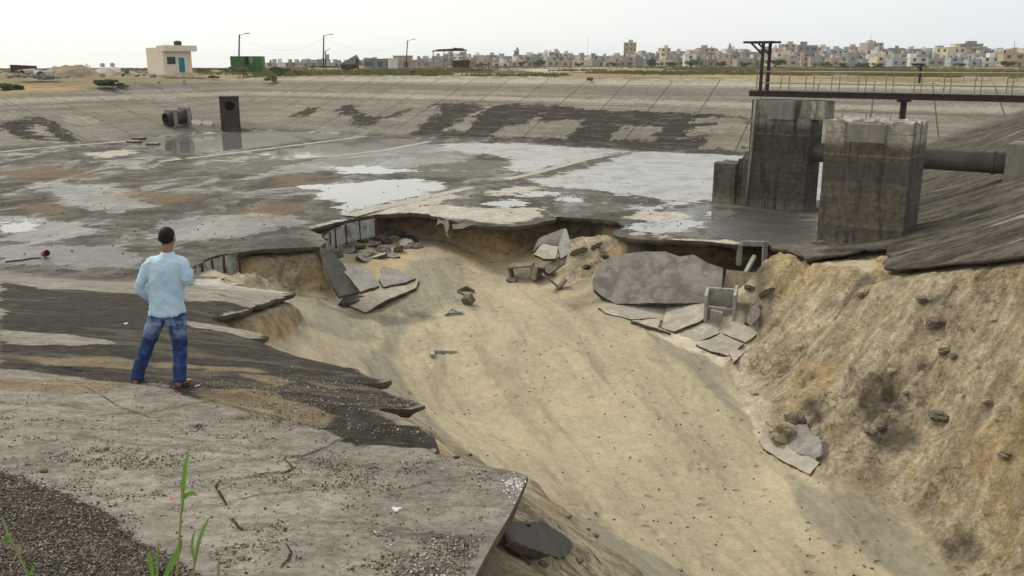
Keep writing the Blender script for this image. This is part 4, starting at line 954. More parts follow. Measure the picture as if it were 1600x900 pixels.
for i, (lab, ol) in enumerate((('crust plate directly in front of the left half of the largest leaning slab', [(935,480),(965,477),(1040,478),(1036,495),(985,499),(945,488)]),
    ('crust plate between the largest leaning slab and the U-shaped block', [(1043,478),(1100,474),(1112,488),(1092,502),(1053,518),(1031,511),(1038,496)]),
    ('narrow crust sliver at the sandward end of the cracked crust', [(986,501),(1034,497),(1028,511),(1048,520),(1010,508)]),
    ('crust plate touching the foot of the U-shaped block on its left', [(1056,521),(1095,505),(1119,502),(1124,520),(1085,536)]),
    ('crust plate touching the foot of the U-shaped block on its right', [(1122,502),(1165,508),(1185,520),(1165,535),(1128,520)]),
    ('lowest crust plate, between the U-shaped block and the white slab chip', [(1088,538),(1126,522),(1162,537),(1138,556),(1108,548)]))):
    cx_, cy__ = np.mean(ol, axis=0); sh = [(cx_+(x_-cx_)*.8, cy__+(y_-cy__)*.8) for x_, y_ in ol]
    slab_px('cracked_crust', lab, 'slab', ol, lay(sh[0], sh[len(ol)//3], sh[2*len(ol)//3], lift=.07+.03*(i % 3)), .12, 'slab_pale', .05, 'plates of the cracked crust', seed=50+i)
slab_px('fallen_slab', 'small white slab chip at the foot of the sand cliff, below the cracked crust', 'slab', [(1138,546),(1152,545),(1162,550),(1157,556),(1146,566)], lay((1138,548),(1160,550),(1146,566), lift=.1), .12, 'slab_pale', .03, seed=7)
slab_px('fallen_slab', 'dark steep slab hanging from the floor corner left of the cavity', 'slab', [(500,385),(522,396),(535,412),(548,432),(562,456),(530,464),(516,438),(505,410)], [(500,386,39.3),(530,464,36.8),(560,452,37.6)], .16, 'slab_dark', .06, seed=8)
slab_px('fallen_slab', 'grey tilted slab beside the dark hanging slab left of the cavity', 'slab', [(524,411),(560,412),(578,420),(592,446),(564,456),(546,434)], [(525,412,38.9),(590,446,37.6),(562,455,37.0)], .16, 'slab', .06, seed=9)
slab_px('fallen_slab', 'grey triangular slab between the tilted slabs and the open sand', 'slab', [(598,416),(630,424),(650,434),(632,441),(600,448),(592,438)], [(598,418,39.3),(650,435,38.6),(600,447,37.6)], .14, 'slab', .06, seed=10)
slab_px('fallen_slab', 'long cream sand-covered slab with a stepped broken edge on the left of the sand', 'slab', [(540,474),(575,462),(605,448),(640,446),(655,436),(650,450),(634,457),(606,468),(588,478),(572,489),(555,482)], lay((550,474),(645,444),(580,486), lift=.16), .28, 'slab_pale', .08, seed=11)
slab_px('fallen_slab', 'small black asphalt chunk below the tilted slabs', 'slab', [(530,474),(538,463),(560,461),(573,463),(560,471),(545,474)], lay((532,474),(570,463),(540,464), lift=.2), .22, 'slab_dark', .05, seed=12)
slab_px('fallen_slab', 'dark grey slab lying on the near bank under the projecting slab corner', 'slab', [(786,816),(822,815),(856,817),(876,832),(894,851),(889,864),(876,873),(858,868),(826,857),(800,843)], lay((806,824),(884,852),(830,850), lift=.10), .07, 'slab_dark', .035, seed=13)
slab_px('fallen_slab', 'white slab jammed under the earth lump at the cliff foot near the bottom of the picture', 'slab', [(1186,687),(1202,677),(1222,690),(1250,705),(1280,722),(1264,741),(1230,724),(1195,702)], lay((1190,690),(1274,722),(1260,736), lift=.12), .26, 'slab_pale', .03, seed=14)
slab_px('fallen_slab', 'grey earth-caked slab lying on the white slab at the cliff foot', 'slab', [(1212,672),(1235,660),(1262,668),(1284,690),(1285,712),(1272,722),(1240,704),(1216,690)], lay((1216,684),(1280,702),(1240,664), lift=.30), .5, 'slab', .10, bump_=.08, seed=15, edge_mat='slab')

def block(name, label, cat, parts, mat, base_px=None, group=None):
    """several plates of one precast piece; parts = (centre, size, axes)"""
    m = MB()
    for c_, s__, ax in parts: m.box(c_, s__, ax)
    c_ = np.mean([p[0] for p in parts], axis=0); o = m.build(name, M[mat], None, base=c_-[0, 0, .3], bevel=.02); return tag(o, label, cat, group)
def axes(yaw, pitch=0, roll=0):
    m = Matrix.Rotation(R(yaw), 3, 'Z') @ Matrix.Rotation(R(pitch), 3, 'X') @ Matrix.Rotation(R(roll), 3, 'Y'); return tuple(np.array(m.col[i]) for i in range(3))
# U-shaped channel block
A = axes(-18, 12, 0); q = at_pit(1133, 500); q = at_y(1130, 478, q[1]+.3)
block('channel_block', 'U-shaped precast concrete block standing on the cracked crust right of the largest slab', 'concrete block',
 [(q-A[0]*.68, (.13, .9, 1.25), A), (q+A[0]*.48+A[2]*.1, (.13, 1.0, 1.35), A), (q-A[1]*.05-A[2]*.35-A[0]*.1, (1.1, .11, .55), A), (q+A[1]*.40+A[2]*.2-A[0]*.1, (1.05, .11, .85), A)], 'conc_lt')
A2 = axes(-30, 25, 10); q2 = at_pit(1116, 500); block('channel_plate', 'small upright plate broken off in front of the U-shaped block', 'concrete block', [(q2+[0, -.3, .25], (.5, .1, .7), A2)], 'conc_lt')
# remains of the trench frame under the right floor edge
t = thing('hanging_frame', 'concrete frame posts still hanging under the floor edge above the spotted slab', 'frame', at_y(1180, 440, 39.6))
for px in (1156, 1196):
    a_1, b_1 = at_y(px, 380, 39.9), at_y(px-2, 414, 39.9); m = MB(); m.bar(a_1, b_1, .2, .25); m.build('post', M['conc'], t)
m = MB(); m.bar(at_y(1158, 380, 39.7), at_y(1199, 381, 39.7), .2, .22); m.build('lintel', M['conc'], t)
m = MB(); m.bar(at_y(1162, 432, 38.6), at_y(1179, 400, 39.4), .16, .16); m.build('strut', M['conc_lt'], t)
# collapsed pieces of the trench in the middle
def trestle(name, label, px, py, s, yaw, pitch, roll, mat, y=None, open_=True):
    q = at_pit(px, py); A = axes(yaw, pitch, roll); q = q+ZZ*s*.36; th = s*.1
    ps = [(q-A[0]*s*.6, (th, s*.8, s*.8), A), (q+A[0]*s*.6, (th, s*.8, s*.8), A), (q+A[2]*s*.40, (s*1.3, s*.8, th), A)]
    if not open_: ps.append((q+A[1]*s*.36, (s*1.15, th, s*.75), A))
    return block(name, label, 'concrete frame', ps, mat)
M['rustconc'] = mat_plain('rust_stained_concrete', (.20, .17, .13), scale=2.2, stains=.9, scol=(.10, .045, .02), col2=(.10, .085, .065))
trestle('trench_piece', 'rust stained open frame half sunk in the sand, left of the frame heap', 816, 434, .95, -12, 4, -8, 'rustconc')
trestle('trench_piece', 'rust stained frame leg of the heap, right in front of the tilted white plate', 848, 436, .8, 24, -6, 12, 'rustconc', open_=False)
slab_px('fallen_slab', 'white square plate tilted on the heap of trench frames', 'slab', [(834,397),(848,380),(873,385),(868,404),(850,404)], [(834,397,39.2),(866,403,38.8),(860,381,40.0)], .14, 'slab_pale', .02, seed=21)
slab_px('fallen_slab', 'grey tilted plate at the back of the heap of trench frames', 'slab', [(832,394),(842,372),(866,362),(884,356),(878,376),(873,384),(848,379)], [(832,394,39.9),(884,357,41.2),(846,372,40.6)], .16, 'slab', .03, seed=22)
slab_px('fallen_slab', 'upright pale plate at the right end of the heap of trench frames', 'slab', [(880,360),(885,357),(893,384),(887,398),(876,404),(872,386)], [(880,362,40.3),(893,385,39.6),(876,403,38.9)], .14, 'conc_lt', .02, seed=23)
slab_px('fallen_slab', 'narrow rusty plate propped along the right foot of the heap of trench frames', 'slab', [(852,414),(880,396),(885,400),(884,410),(858,428),(853,424)], [(853,424,38.3),(884,409,38.9),(880,397,39.3)], .12, 'rustconc', .02, seed=24)
q = at_pit(866, 452); A = axes(10, 0, 40); B2 = axes(10, 0, -52)
block('trench_piece', 'two small plates leaning together like a tent on the sand below the heap of frames', 'concrete piece', [(q-A[0]*.30+ZZ*.28, (.85, .5, .09), A), (q+np.array([.32, 0, .22]), (.75, .5, .09), B2)], 'rustconc')
q = at_pit(728, 457); A = axes(45, 12, -10)
block('trench_piece', 'half buried box rim with a dark hollow, topmost piece on the open sand', 'concrete piece', [(q-A[0]*.30+ZZ*.02, (.06, .55, .3), A), (q+A[0]*.30+ZZ*.02, (.06, .55, .3), A), (q+A[1]*.28+ZZ*.02, (.6, .06, .3), A), (q-A[1]*.28-ZZ*.06, (.6, .06, .2), A)], 'rustconc')
q = at_pit(732, 477); A = axes(-30, 22, -22)
block('trench_piece', 'small ribbed block tilted on the sand just below the half buried box rim', 'concrete piece', [(q+ZZ*.20+A[0]*.10*k, (.07, .42, .42), A) for k in (-2, -.8, .4, 1.6)]+[(q+ZZ*.2-A[2]*.18, (.46, .38, .06), A)], 'rustconc')
q = at_pit(704, 493); A = axes(20, -20, -38); A2 = axes(-10, 8, 12)
block('trench_piece', 'blue-grey wedge and plate on the sand, third of the four pieces from the top', 'concrete piece', [(q+np.array([-.10, 0, .12]), (.5, .35, .06), A), (q+np.array([.28, .1, .16]), (.55, .30, .05), A2)], 'tin')
q = at_pit(684, 552); A = axes(4, 2, 3)
block('trench_piece', 'thin L-shaped plate lying apart, lowest of the four pieces in the sand', 'concrete piece', [(q+np.array([.25, .1, .06]), (1.0, .16, .12), A), (q+np.array([-.2, -.15, .06]), (.18, .55, .12), A)], 'conc_lt')
# hanging rag
pts = [at_y(*p) for p in ((684,341,45.2),(690,345,45.1),(700,344,45),(702,352,44.9),(699,366,44.9),(702,371,44.9),(698,369,44.9),(694,352,45),(689,348,45.1),(682,352,45.1))]
slab3('torn_membrane', 'torn whitish membrane hanging from the floor edge over the cavity', 'membrane', pts, [.1, -1, .1], .03, 'slab_pale', .015, seed=31, edge_mat='slab_pale')
pts = [at_y(*p) for p in ((706,351,44.6),(722,349,44.5),(740,350,44.4),(733,353,44.4),(722,357,44.4),(708,358,44.5))]
slab3('torn_membrane', 'short torn flap of membrane folded under the floor edge, right of the hanging strip', 'membrane', pts, [.1, -1, .2], .03, 'slab_pale', .015, seed=32, edge_mat='slab_pale')

# rocks and earth clods
def rock(name, label, cat, q, r, mat, sq=(1, .8, .6), seed=0, group=None):
    bm = bmesh.new(); bmesh.ops.create_icosphere(bm, subdivisions=4, radius=1); V = np.array([v.co[:] for v in bm.verts]); F = [tuple(v.index for v in f.verts) for f in bm.faces]; bm.free()
    k = 1-.28*ridged(V[:, 0]*2.2+seed, V[:, 1]*2.2+V[:, 2]*1.7, seed+11, 4)+.35*fbm(V[:, 0]*1.3+seed, V[:, 1]*1.3+V[:, 2]*2.1, seed, 4)+.25*fbm(V[:, 2]*1.7+seed*3, V[:, 0]*1.9, seed+7, 3)
    V = V*k[:, None]*np.array(sq)*r; V = np.sign(V)*np.minimum(np.abs(V), np.array(sq)*r*.88); an = seed*1.7; V[:, :2] = V[:, :2]@np.array([[math.cos(an), -math.sin(an)], [math.sin(an), math.cos(an)]])
    o = link_mesh(name, V+np.array(q), F, M[mat], None, np.array(q)-[0, 0, r*sq[2]*.6]); return tag(o, label, cat, group)
M['earth'] = mat_plain('dark_earth', (.17, .14, .10), scale=3, rough=1, col2=(.095, .078, .056), bumps=.8)
M['earth_lt'] = mat_plain('sandy_earth', (.34, .28, .19), scale=3, rough=1, col2=(.22, .18, .125), bumps=.8)
rk = [(548,385,.45,'slab'),(566,378,.4,'earth'),(578,372,.5,'earth_lt'),(595,376,.55,'earth'),(615,375,.4,'slab'),(600,392,.55,'slab'),(575,398,.5,'earth_lt'),(636,385,.6,'slab_pale'),(652,388,.4,'slab'),(566,405,.45,'slab'),(628,372,.35,'slab_dark'),(640,375,.4,'slab_dark')]
for i, (px, py, r_, mt) in enumerate(rk):
    q = at_pit(px, py); rock('rubble_block', 'block of broken concrete heaped in the back of the cavity behind the sheeting', 'rubble', q+[0, 0, r_*.2], r_, mt, (1.1, .8, .55), i+40, 'rubble heaped in the cavity')
rock('earth_lump', 'big crumbly brown earth lump above the white slab at the cliff foot', 'earth lump', at_pit(1222, 688)+[0, 0, .25], .62, 'earth_lt', (1, 1, .9), 60)
rock('earth_lump', 'smaller dark earth lump wedged beside the big one at the cliff foot', 'earth lump', at_pit(1240, 676)+[0, 0, .35], .38, 'earth', (1, .8, .8), 61)
CLODL = ['dark clod high on the cliff below the broad pier', 'smaller clod touching the one below the broad pier', 'large dark clod in the middle of the cliff', 'dark clod left of and touching the large one in mid cliff', 'clod a little below the large mid cliff clod', 'small clod right of the one below mid cliff', 'clod at the cliff foot above the wet sand, leftmost of all', 'clod in the dark hollow low on the cliff', 'large pale-topped block lying low on the right of the cliff', 'clod at the top of the dark hollow', 'clod left of the one in the dark hollow', 'clod right of the dark hollow', 'small clod high on the far right of the cliff', 'clod in the dark streak above the large mid cliff clod', 'smaller clod right in the dark streak above mid cliff', 'small clod on the right of the cliff beyond the pale-topped block', 'clod low at the right picture edge on the cliff', 'clod behind the narrow leaning pale slab']
for i, (px, py, r_) in enumerate([(1352,455,.26),(1345,462,.18),(1462,512,.30),(1452,514,.22),(1478,548,.22),(1490,552,.18),(1180,617,.16),(1375,668,.2),(1468,640,.3),(1395,580,.2),(1360,680,.18),(1420,600,.15),(1555,500,.12),(1440,480,.2),(1456,478,.16),(1540,640,.14),(1570,720,.2),(1182,480,.2)]):
    rock('earth_clod', CLODL[i], 'clod', at_pit(px, py)+[0, 0, r_*.05], r_, 'earth' if i % 3 else 'earth_lt', (1.2, .9, .6), i+70, 'earth clods on the cliff')
for i, (px, py, r_) in enumerate([(930,800,.06),(965,868,.07),(905,880,.06),(895,795,.05),(930,840,.06),(1002,845,.05),(850,884,.05),(985,880,.06),(920,812,.05),(660,676,.05),(667,683,.06),(1062,893,.10)]):
    rock('earth_clod', 'small clod on the rubbly bank below the near slab corner', 'clod', at_pit(px, py)+[0, 0, r_*.3], r_, 'earth_lt' if i % 2 else 'earth', (1.2, .9, .6), i+110, 'clods on the near bank')

# floor strips of pale concrete (flat beams flush with the sludge)
def strip(pxs, wdt, seed, gaps=()):
    P = np.array([at_z(px, py, 0)[:2] for px, py in pxs]); P = roughen(np.concatenate([P, np.zeros((len(P), 1))], 1), .6, .06, seed, False)[:, :2]
    V = []; F = []; T = np.gradient(P, axis=0); T /= np.linalg.norm(T, axis=1)[:, None]; Nn = np.stack([-T[:, 1], T[:, 0]], 1)
    wl_ = wdt/2*(1+.35*fbm(np.arange(len(P))*.7, np.zeros(len(P)), seed, 3)); wr_ = wdt/2*(1+.35*fbm(np.arange(len(P))*.7, np.ones(len(P))*7, seed+1, 3))
    for i in range(len(P)):
        l = P[i]+Nn[i]*wl_[i]; r_ = P[i]-Nn[i]*wr_[i]; V += [(l[0], l[1], -.03), (l[0], l[1], .014), (r_[0], r_[1], .014), (r_[0], r_[1], -.03)]
    for i in range(len(P)-1):
        if float(vn(np.array(i*.23), np.array(seed*1.), seed)) < .2 and gaps: continue
        a = i*4
        for k in range(3): F.append((a+k, a+k+4, a+k+5, a+k+1))
    tag(link_mesh('floor_joint_strip', V, F, M['slab_pale']), kind='structure')
strip([(250,252),(335,243),(470,226),(572,213)], .75, 1); strip([(440,250),(530,243),(600,235),(672,221)], .75, 2)
strip([(705,300),(760,287),(830,272),(905,252),(945,243)], .8, 3, (1,)); strip([(520,344),(590,326),(650,312),(705,300)], 1.0, 4, (1,)); strip([(270,247),(320,250),(385,253)], .5, 5, (1,))
strip([(0,238),(60,231),(130,226),(200,221)], .8, 6)

# slab chips tumbled along the cavity
for i, (px, py, w_, mt) in enumerate(((545,392,.9,'slab'),(560,388,1.1,'slab_dark'),(585,384,1.2,'slab'),(604,380,.9,'slab_dark'),(622,392,1.0,'slab_pale'),(572,408,.9,'slab'),(590,402,1.1,'slab_pale'),(612,402,.8,'slab'),(530,400,.8,'slab_dark'),(645,378,.7,'slab_dark'),(800,440,.5,'rustconc'),(905,400,.9,'slab'),(918,415,.7,'slab_dark'),(930,392,.8,'conc_lt'),(945,400,.6,'slab'),(1195,462,.7,'slab'),(1172,452,.6,'slab_dark'))):
    q = at_pit(px, py)+ZZ*.14; A = axes(rng.uniform(0, 180), rng.uniform(-35, 35), rng.uniform(-35, 35)); nn = np.array(A[2]); k_ = 6
    pts = [q+(A[0]*math.cos(t)*w_*.5*rng.uniform(.7, 1.2)+A[1]*math.sin(t)*w_*.36*rng.uniform(.7, 1.2)) for t in np.linspace(0, 2*math.pi, k_, endpoint=False)]
    left_ = px < 700
    slab3('slab_chip', ['flat broken slab chip lying in the rubble behind the left tilted slabs', 'broken slab chip beside the heap of trench frames or the cavity mouth to its right'][0 if left_ else 1], 'slab', pts, nn, .13, mt, .03, 'slab chips left of the sand' if left_ else 'slab chips right of the heap', seed=400+i)
# ------------------------------------------------------------ the standing man, seen from behind
F0 = np.array([-3.88, 9.26, float(B(-3.88, 9.26))])
per = thing('person', 'man in light blue shirt and faded jeans standing on the slope, seen from behind', 'person', F0)
def loft(m, rings, n=20):
    """rings: (centre, rx, ry, xaxis, yaxis)"""
    vs = []
    for c_, rx, ry, ax, ay in rings:
        for k in range(n):
            t = 2*math.pi*k/n; vs.append(np.array(c_)+np.array(ax)*rx*math.cos(t)+np.array(ay)*ry*math.sin(t))
    fs = [(i*n+k, i*n+(k+1) % n, (i+1)*n+(k+1) % n, (i+1)*n+k) for i in range(len(rings)-1) for k in range(n)]
    fs += [tuple(range(n))[::-1], tuple((len(rings)-1)*n+k for k in range(n))]; m.add(vs, fs)
def vert(m, rings): loft(m, [((cx, cy_, z), rx, ry, (1, 0, 0), (0, 1, 0)) for (z, cx, cy_, rx, ry) in rings])
def limb(m, pts, rs, n=14):
    P = [np.array(p, float) for p in pts]; Q = []; RS = []
    for i in range(len(P)-1):
        for k in range(5): Q.append(P[i]+(P[i+1]-P[i])*k/5); RS.append(rs[i]+(rs[i+1]-rs[i])*k/5)
    Q.append(P[-1]); RS.append(rs[-1])
    for _ in range(2):
        Q = [Q[0]]+[(Q[i-1]+2*Q[i]+Q[i+1])/4 for i in range(1, len(Q)-1)]+[Q[-1]]
    m.tube(Q, RS, n)
def fuse(name, m, mat, vox, parent, wr=0.0, wf=18, wz=1.0, smooth_it=2, seed=0):
    o = link_mesh('tmp', np.array(m.v), m.f, mat); bm = bmesh.new(); bm.from_mesh(o.data); bmesh.ops.recalc_face_normals(bm, faces=bm.faces); bm.to_mesh(o.data); bm.free()
    md = o.modifiers.new('r', 'REMESH'); md.mode = 'VOXEL'; md.voxel_size = vox
    ms = o.modifiers.new('s', 'SMOOTH'); ms.iterations = smooth_it; ms.factor = .5
    dg = bpy.context.evaluated_depsgraph_get(); me = bpy.data.meshes.new_from_object(o.evaluated_get(dg)); bpy.data.objects.remove(o)
    n = len(me.vertices); co = np.empty(n*3); me.vertices.foreach_get('co', co); co = co.reshape(-1, 3)
    if wr:
        no = np.empty(n*3); me.vertices.foreach_get('normal', no); no = no.reshape(-1, 3)
        f = fbm(co[:, 0]*wf+co[:, 2]*wf*.4, co[:, 2]*wf*wz+co[:, 1]*wf*.5, seed, 3)+.7*(ridged(co[:, 0]*wf*.6-co[:, 2]*wf*.5, co[:, 2]*wf*.5*wz+co[:, 1]*6, seed+5, 3)-.55)
        co = co+no*(f*wr)[:, None]; me.vertices.foreach_set('co', co.ravel())
    me.polygons.foreach_set('use_smooth', np.ones(len(me.polygons), bool)); me.name = name
    if not me.materials: me.materials.append(mat)
    ob = bpy.data.objects.new(name, me); COL.objects.link(ob); ob.parent = parent; return ob
def gsimple(name, colf, rough=.85, spec=.2, bmp=None):
    g = G(name); col, h = colf(g); return g.done(col, rough, g.bump(h, .4, .004) if h is not None else None, None, spec)
M['skin'] = gsimple('skin', lambda g: (g.mix(g.ss(g.noise(g.obj(), 12, 4), .3, .7), c(.30, .155, .095), c(.24, .12, .072)), g.noise(g.obj(), 60, 3)), .55, .35)
M['hair'] = gsimple('black_hair', lambda g: (g.mix(g.noise(g.obj(), 60, 4), c(.006, .005, .005), c(.02, .017, .015)), g.noise(g.obj(), 180, 3)), .75, .15)
def shirtf(g):
    p = g.obj(); X, Y, Z = g.sep(p); base = g.mix(g.ss(g.noise(p, 5, 5), .3, .7), c(.43, .565, .69), c(.37, .51, .645))
    w = g.noise(g.vec(p, (260, 260, 260)), 1, 2); return g.mix(g.ss(w, .4, .7, 0, .25), base, c(.50, .66, .76)), w
M['shirt'] = gsimple('light_blue_cotton', shirtf)
def jeanf(g):
    p = g.obj(); X, Y, Z = g.sep(p); n = g.noise(p, 7, 6, .65); base = g.mix(g.ss(n, .35, .65), c(.016, .03, .10), c(.028, .052, .155))
    th = g.math('MULTIPLY', g.ss(Z, .52, .62), g.ss(Z, .84, .72)); fade = g.math('MULTIPLY', th, g.ss(n, .36, .6)); base = g.mix(g.math('MULTIPLY', fade, .62), base, c(.30, .40, .60))
    lo = g.math('MULTIPLY', g.ss(Z, .18, .26), g.ss(Z, .50, .34)); base = g.mix(g.math('MULTIPLY', g.math('MULTIPLY', lo, g.ss(g.noise(p, 14, 5), .5, .66)), .3), base, c(.12, .18, .36))
    return base, g.noise(g.vec(p, (200, 200, 200)), 1, 2)
M['jeans'] = gsimple('faded_denim', jeanf)
M['sandal'] = mat_plain('brown_leather', (.05, .03, .02), scale=20, bumps=.1); M['eye'] = mat_plain('eye_white', (.6, .58, .55), bumps=0, rough=.3)
X0 = .19                                     # shoulder centre
# body
m = MB()
vert(m, [(.80, .14, 0, .15, .105), (.92, .14, 0, .155, .11), (1.05, .15, 0, .145, .10), (1.2, .165, 0, .16, .11), (1.34, .18, 0, .175, .105), (1.42, .19, 0, .14, .085), (1.46, .20, 0, .07, .065)])
vert(m, [(1.42, .20, -.005, .060, .062), (1.50, .205, .0, .057, .060), (1.57, .21, .008, .060, .066)])
vert(m, [(1.545, .213, .03, .035, .045), (1.565, .213, .025, .055, .068), (1.60, .214, .018, .068, .084), (1.64, .215, .012, .074, .094), (1.68, .216, .006, .077, .098), (1.72, .216, .003, .073, .093), (1.745, .216, .0, .055, .070), (1.758, .216, .0, .034, .045)])
vert(m, [(1.615, .214, .105, .016, .022), (1.63, .214, .112, .013, .018), (1.665, .214, .098, .010, .014)])   # nose
vert(m, [(1.588, .214, .088, .022, .012), (1.598, .214, .092, .020, .010)])                             # lips
vert(m, [(1.672, .214, .085, .045, .016), (1.682, .214, .084, .045, .016)])                             # brow
for sx in (-1, 1): vert(m, [(1.612, .214+sx*.078, -.002, .010, .012), (1.63, .214+sx*.083, -.006, .012, .020), (1.66, .214+sx*.085, -.008, .012, .022), (1.672, .214+sx*.081, -.006, .008, .014)])
LS, LE, LW = (.02, 0, 1.40), (-.13, -.07, 1.12), (-.0, .13, .90)
RS_, RE, RW = (.365, 0, 1.40), (.405, -.03, 1.15), (.33, .22, 1.27)
limb(m, [(.08, 0, 1.36), (LS[0], 0, 1.375), LE, LW], [.055, .044, .034, .025]); limb(m, [(.30, 0, 1.36), (RS_[0], 0, 1.375), RE, RW], [.055, .044, .034, .025])
def hand(m, w, d, side, curl=.6):
    w = np.array(w, float); d = np.array(d, float); d /= np.linalg.norm(d); up = np.array([0, 0, 1.]) if abs(d[2]) < .8 else np.array([0, 1., 0])
    a = np.cross(d, up); a /= np.linalg.norm(a); b = np.cross(a, d)      # a across the palm, b palm normal
    loft(m, [(w, .026, .019, a, b), (w+d*.03, .034, .016, a, b), (w+d*.085, .040, .014, a, b), (w+d*.095, .036, .011, a, b)], 14)
    for k, L in enumerate((.068, .078, .073, .058)):
        o = w+d*.088+a*(-.029+.0195*k); pts = [o-d*.02]; dd = d.copy(); q = o
        for j in range(3):
            pts.append(q); ang = curl*(j+.3)*.7; dd = d*math.cos(ang)-b*math.sin(ang); q = q+dd*L*(.45, .32, .26)[j]
        pts.append(q); m.tube(pts, [.0092, .0092, .0086, .0080, .0060], 8)
    o = w+d*.025-a*.028*side; td = d*.7-a*side*.6-b*.3; td /= np.linalg.norm(td); m.tube([o-td*.01, o+td*.035, o+td*.06+d*.012, o+td*.07+d*.03], [.012, .0115, .010, .0075], 8)
hand(m, LW, (.12, .06, -.12), -1, .5); hand(m, RW, (-.12, .12, .12), 1, 1.0)
LH, LK, LA = (.045, 0, .84), (-.12, .03, .46), (-.262, -.02, .09)
RH, RK, RA = (.235, 0, .84), (.235, .03, .46), (.245, -.10, .085)
limb(m, [LH, LK, LA], [.08, .052, .036]); limb(m, [RH, RK, RA], [.08, .052, .036])
zl = float(B(F0[0]+LA[0], F0[1]+LA[1]+.05))-F0[2]; zr = float(B(F0[0]+RA[0], F0[1]+RA[1]+.05))-F0[2]
for (A_, zf, dx) in ((LA, zl, -.03), (RA, zr, .03)):
    ax = np.array([1, 0, 0]); 
    loft(m, [((A_[0], A_[1]-.06, zf+.055), .030, .028, (1, 0, 0), (0, 0, 1)), ((A_[0], A_[1], zf+.06), .036, .036, (1, 0, 0), (0, 0, 1)), ((A_[0]+dx*.5, A_[1]+.08, zf+.045), .038, .026, (1, 0, 0), (0, 0, 1)), ((A_[0]+dx, A_[1]+.16, zf+.035), .042, .015, (1, 0, 0), (0, 0, 1)), ((A_[0]+dx, A_[1]+.19, zf+.033), .034, .010, (1, 0, 0), (0, 0, 1))], 14)
body = fuse('body', m, M['skin'], .0065, per, smooth_it=2)
# eyes
for sx in (-1, 1):
    m = MB(); vert(m, [(F0[2]*0+1.650, .214+sx*.031, .088, .006, .008), (1.656, .214+sx*.031, .090, .011, .009), (1.662, .214+sx*.031, .088, .006, .008)])
    link_mesh('eye', np.array(m.v)+F0, m.f, M['eye'], per)
# hair
bm = bmesh.new(); bmesh.ops.create_icosphere(bm, subdivisions=5, radius=1)
V = np.array([v.co[:] for v in bm.verts]); Fh = np.array([[v.index for v in f.verts] for f in bm.faces]); bm.free()
ctr = V[Fh].mean(1); lim = np.interp(ctr[:, 1], [-1, -.5, 0, .35, .7, 1], [-.80, -.72, -.30, .0, .42, .62]); Fh = Fh[ctr[:, 2] > lim]
u, inv = np.unique(Fh, return_inverse=True); Vh = V[u]; Fh = inv.reshape(Fh.shape)
limv = np.interp(Vh[:, 1], [-1, -.5, 0, .35, .7, 1], [-.80, -.72, -.30, .0, .42, .62]); th = .985+.045*smooth(0, .5, Vh[:, 2]-limv)+.05*np.abs(fbm(Vh[:, 0]*9, Vh[:, 1]*9+Vh[:, 2]*7, 3, 3)); Hh = Vh*th[:, None]*np.array([.079, .100, .098])+np.array([.216, .0, 1.672])
oh = link_mesh('hair', np.concatenate([Hh, (Hh-[.216, 0, 1.682])*.9+[.216, 0, 1.682]])+F0, [tuple(int(i) for i in f) for f in Fh], M['hair'], per, smooth_=True)
# shirt
m = MB()
vert(m, [(.815, .135, -.005, .185, .135), (.84, .14, -.004, .195, .142), (.95, .14, 0, .188, .135), (1.08, .152, 0, .182, .128), (1.22, .168, 0, .195, .132), (1.33, .18, 0, .205, .128), (1.40, .19, 0, .190, .110), (1.445, .198, -.002, .110, .082), (1.475, .203, -.003, .075, .072)])
vert(m, [(1.46, .204, -.004, .074, .073), (1.49, .205, -.004, .070, .070), (1.505, .206, .0, .066, .068)])
limb(m, [(.10, 0, 1.375), (.018, 0, 1.393), (-.128, -.07, 1.12), (-.045, .09, .945)], [.09, .074, .050, .041])
limb(m, [(.28, 0, 1.375), (.363, 0, 1.393), (.403, -.03, 1.155), (.345, .18, 1.25)], [.09, .068, .054, .042])
fuse('shirt', m, M['shirt'], .008, per, wr=.020, wf=8, wz=.7, smooth_it=2, seed=5)
# jeans
m = MB()
vert(m, [(.99, .14, 0, .155, .115), (.92, .14, 0, .168, .125), (.84, .14, -.005, .178, .135), (.78, .14, -.005, .165, .125)])
limb(m, [(.055, -.005, .86), (-.008, 0, .70), LK, (-.235, -.01, .17), (LA[0], LA[1], .075)], [.106, .090, .074, .068, .070])
limb(m, [(.225, -.005, .86), (.236, 0, .70), RK, (.243, -.07, .17), (RA[0], RA[1], .07)], [.108, .098, .078, .070, .072])
fuse('jeans', m, M['jeans'], .008, per, wr=.010, wf=11, wz=1.6, smooth_it=3, seed=9)
m = MB(); m.box((.060, -.118, .775), (.10, .012, .11)); o = m.build('back_pocket', M['jeans'], None); o.parent = per
m = MB(); m.box((.215, -.118, .775), (.10, .012, .11)); o = m.build('back_pocket', M['jeans'], None); o.parent = per
for (A_, zf, dx) in ((LA, zl, -.02), (RA, zr, .02)):
    m = MB(); rings = [((A_[0]+dx*t*.9, A_[1]-.085+.30*t, zf+.018), w_, .016, (1, 0, 0), (0, 0, 1)) for t, w_ in ((0, .030), (.15, .042), (.4, .040), (.7, .050), (.9, .046), (1, .028))]
    loft(m, rings, 12); o = m.build('sandal', M['sandal'], None); o.parent = per
    for yy_ in (-.03, .10):
        m = MB(); pts = [(A_[0]+dx*.3+.044*math.cos(t), A_[1]+yy_, zf+.02+(.062 if yy_ < 0 else .045)*math.sin(t)) for t in np.linspace(0, math.pi, 9)]; m.tube(pts, .009, 6); s2 = m.build('strap', M['sandal'], None); s2.parent = o
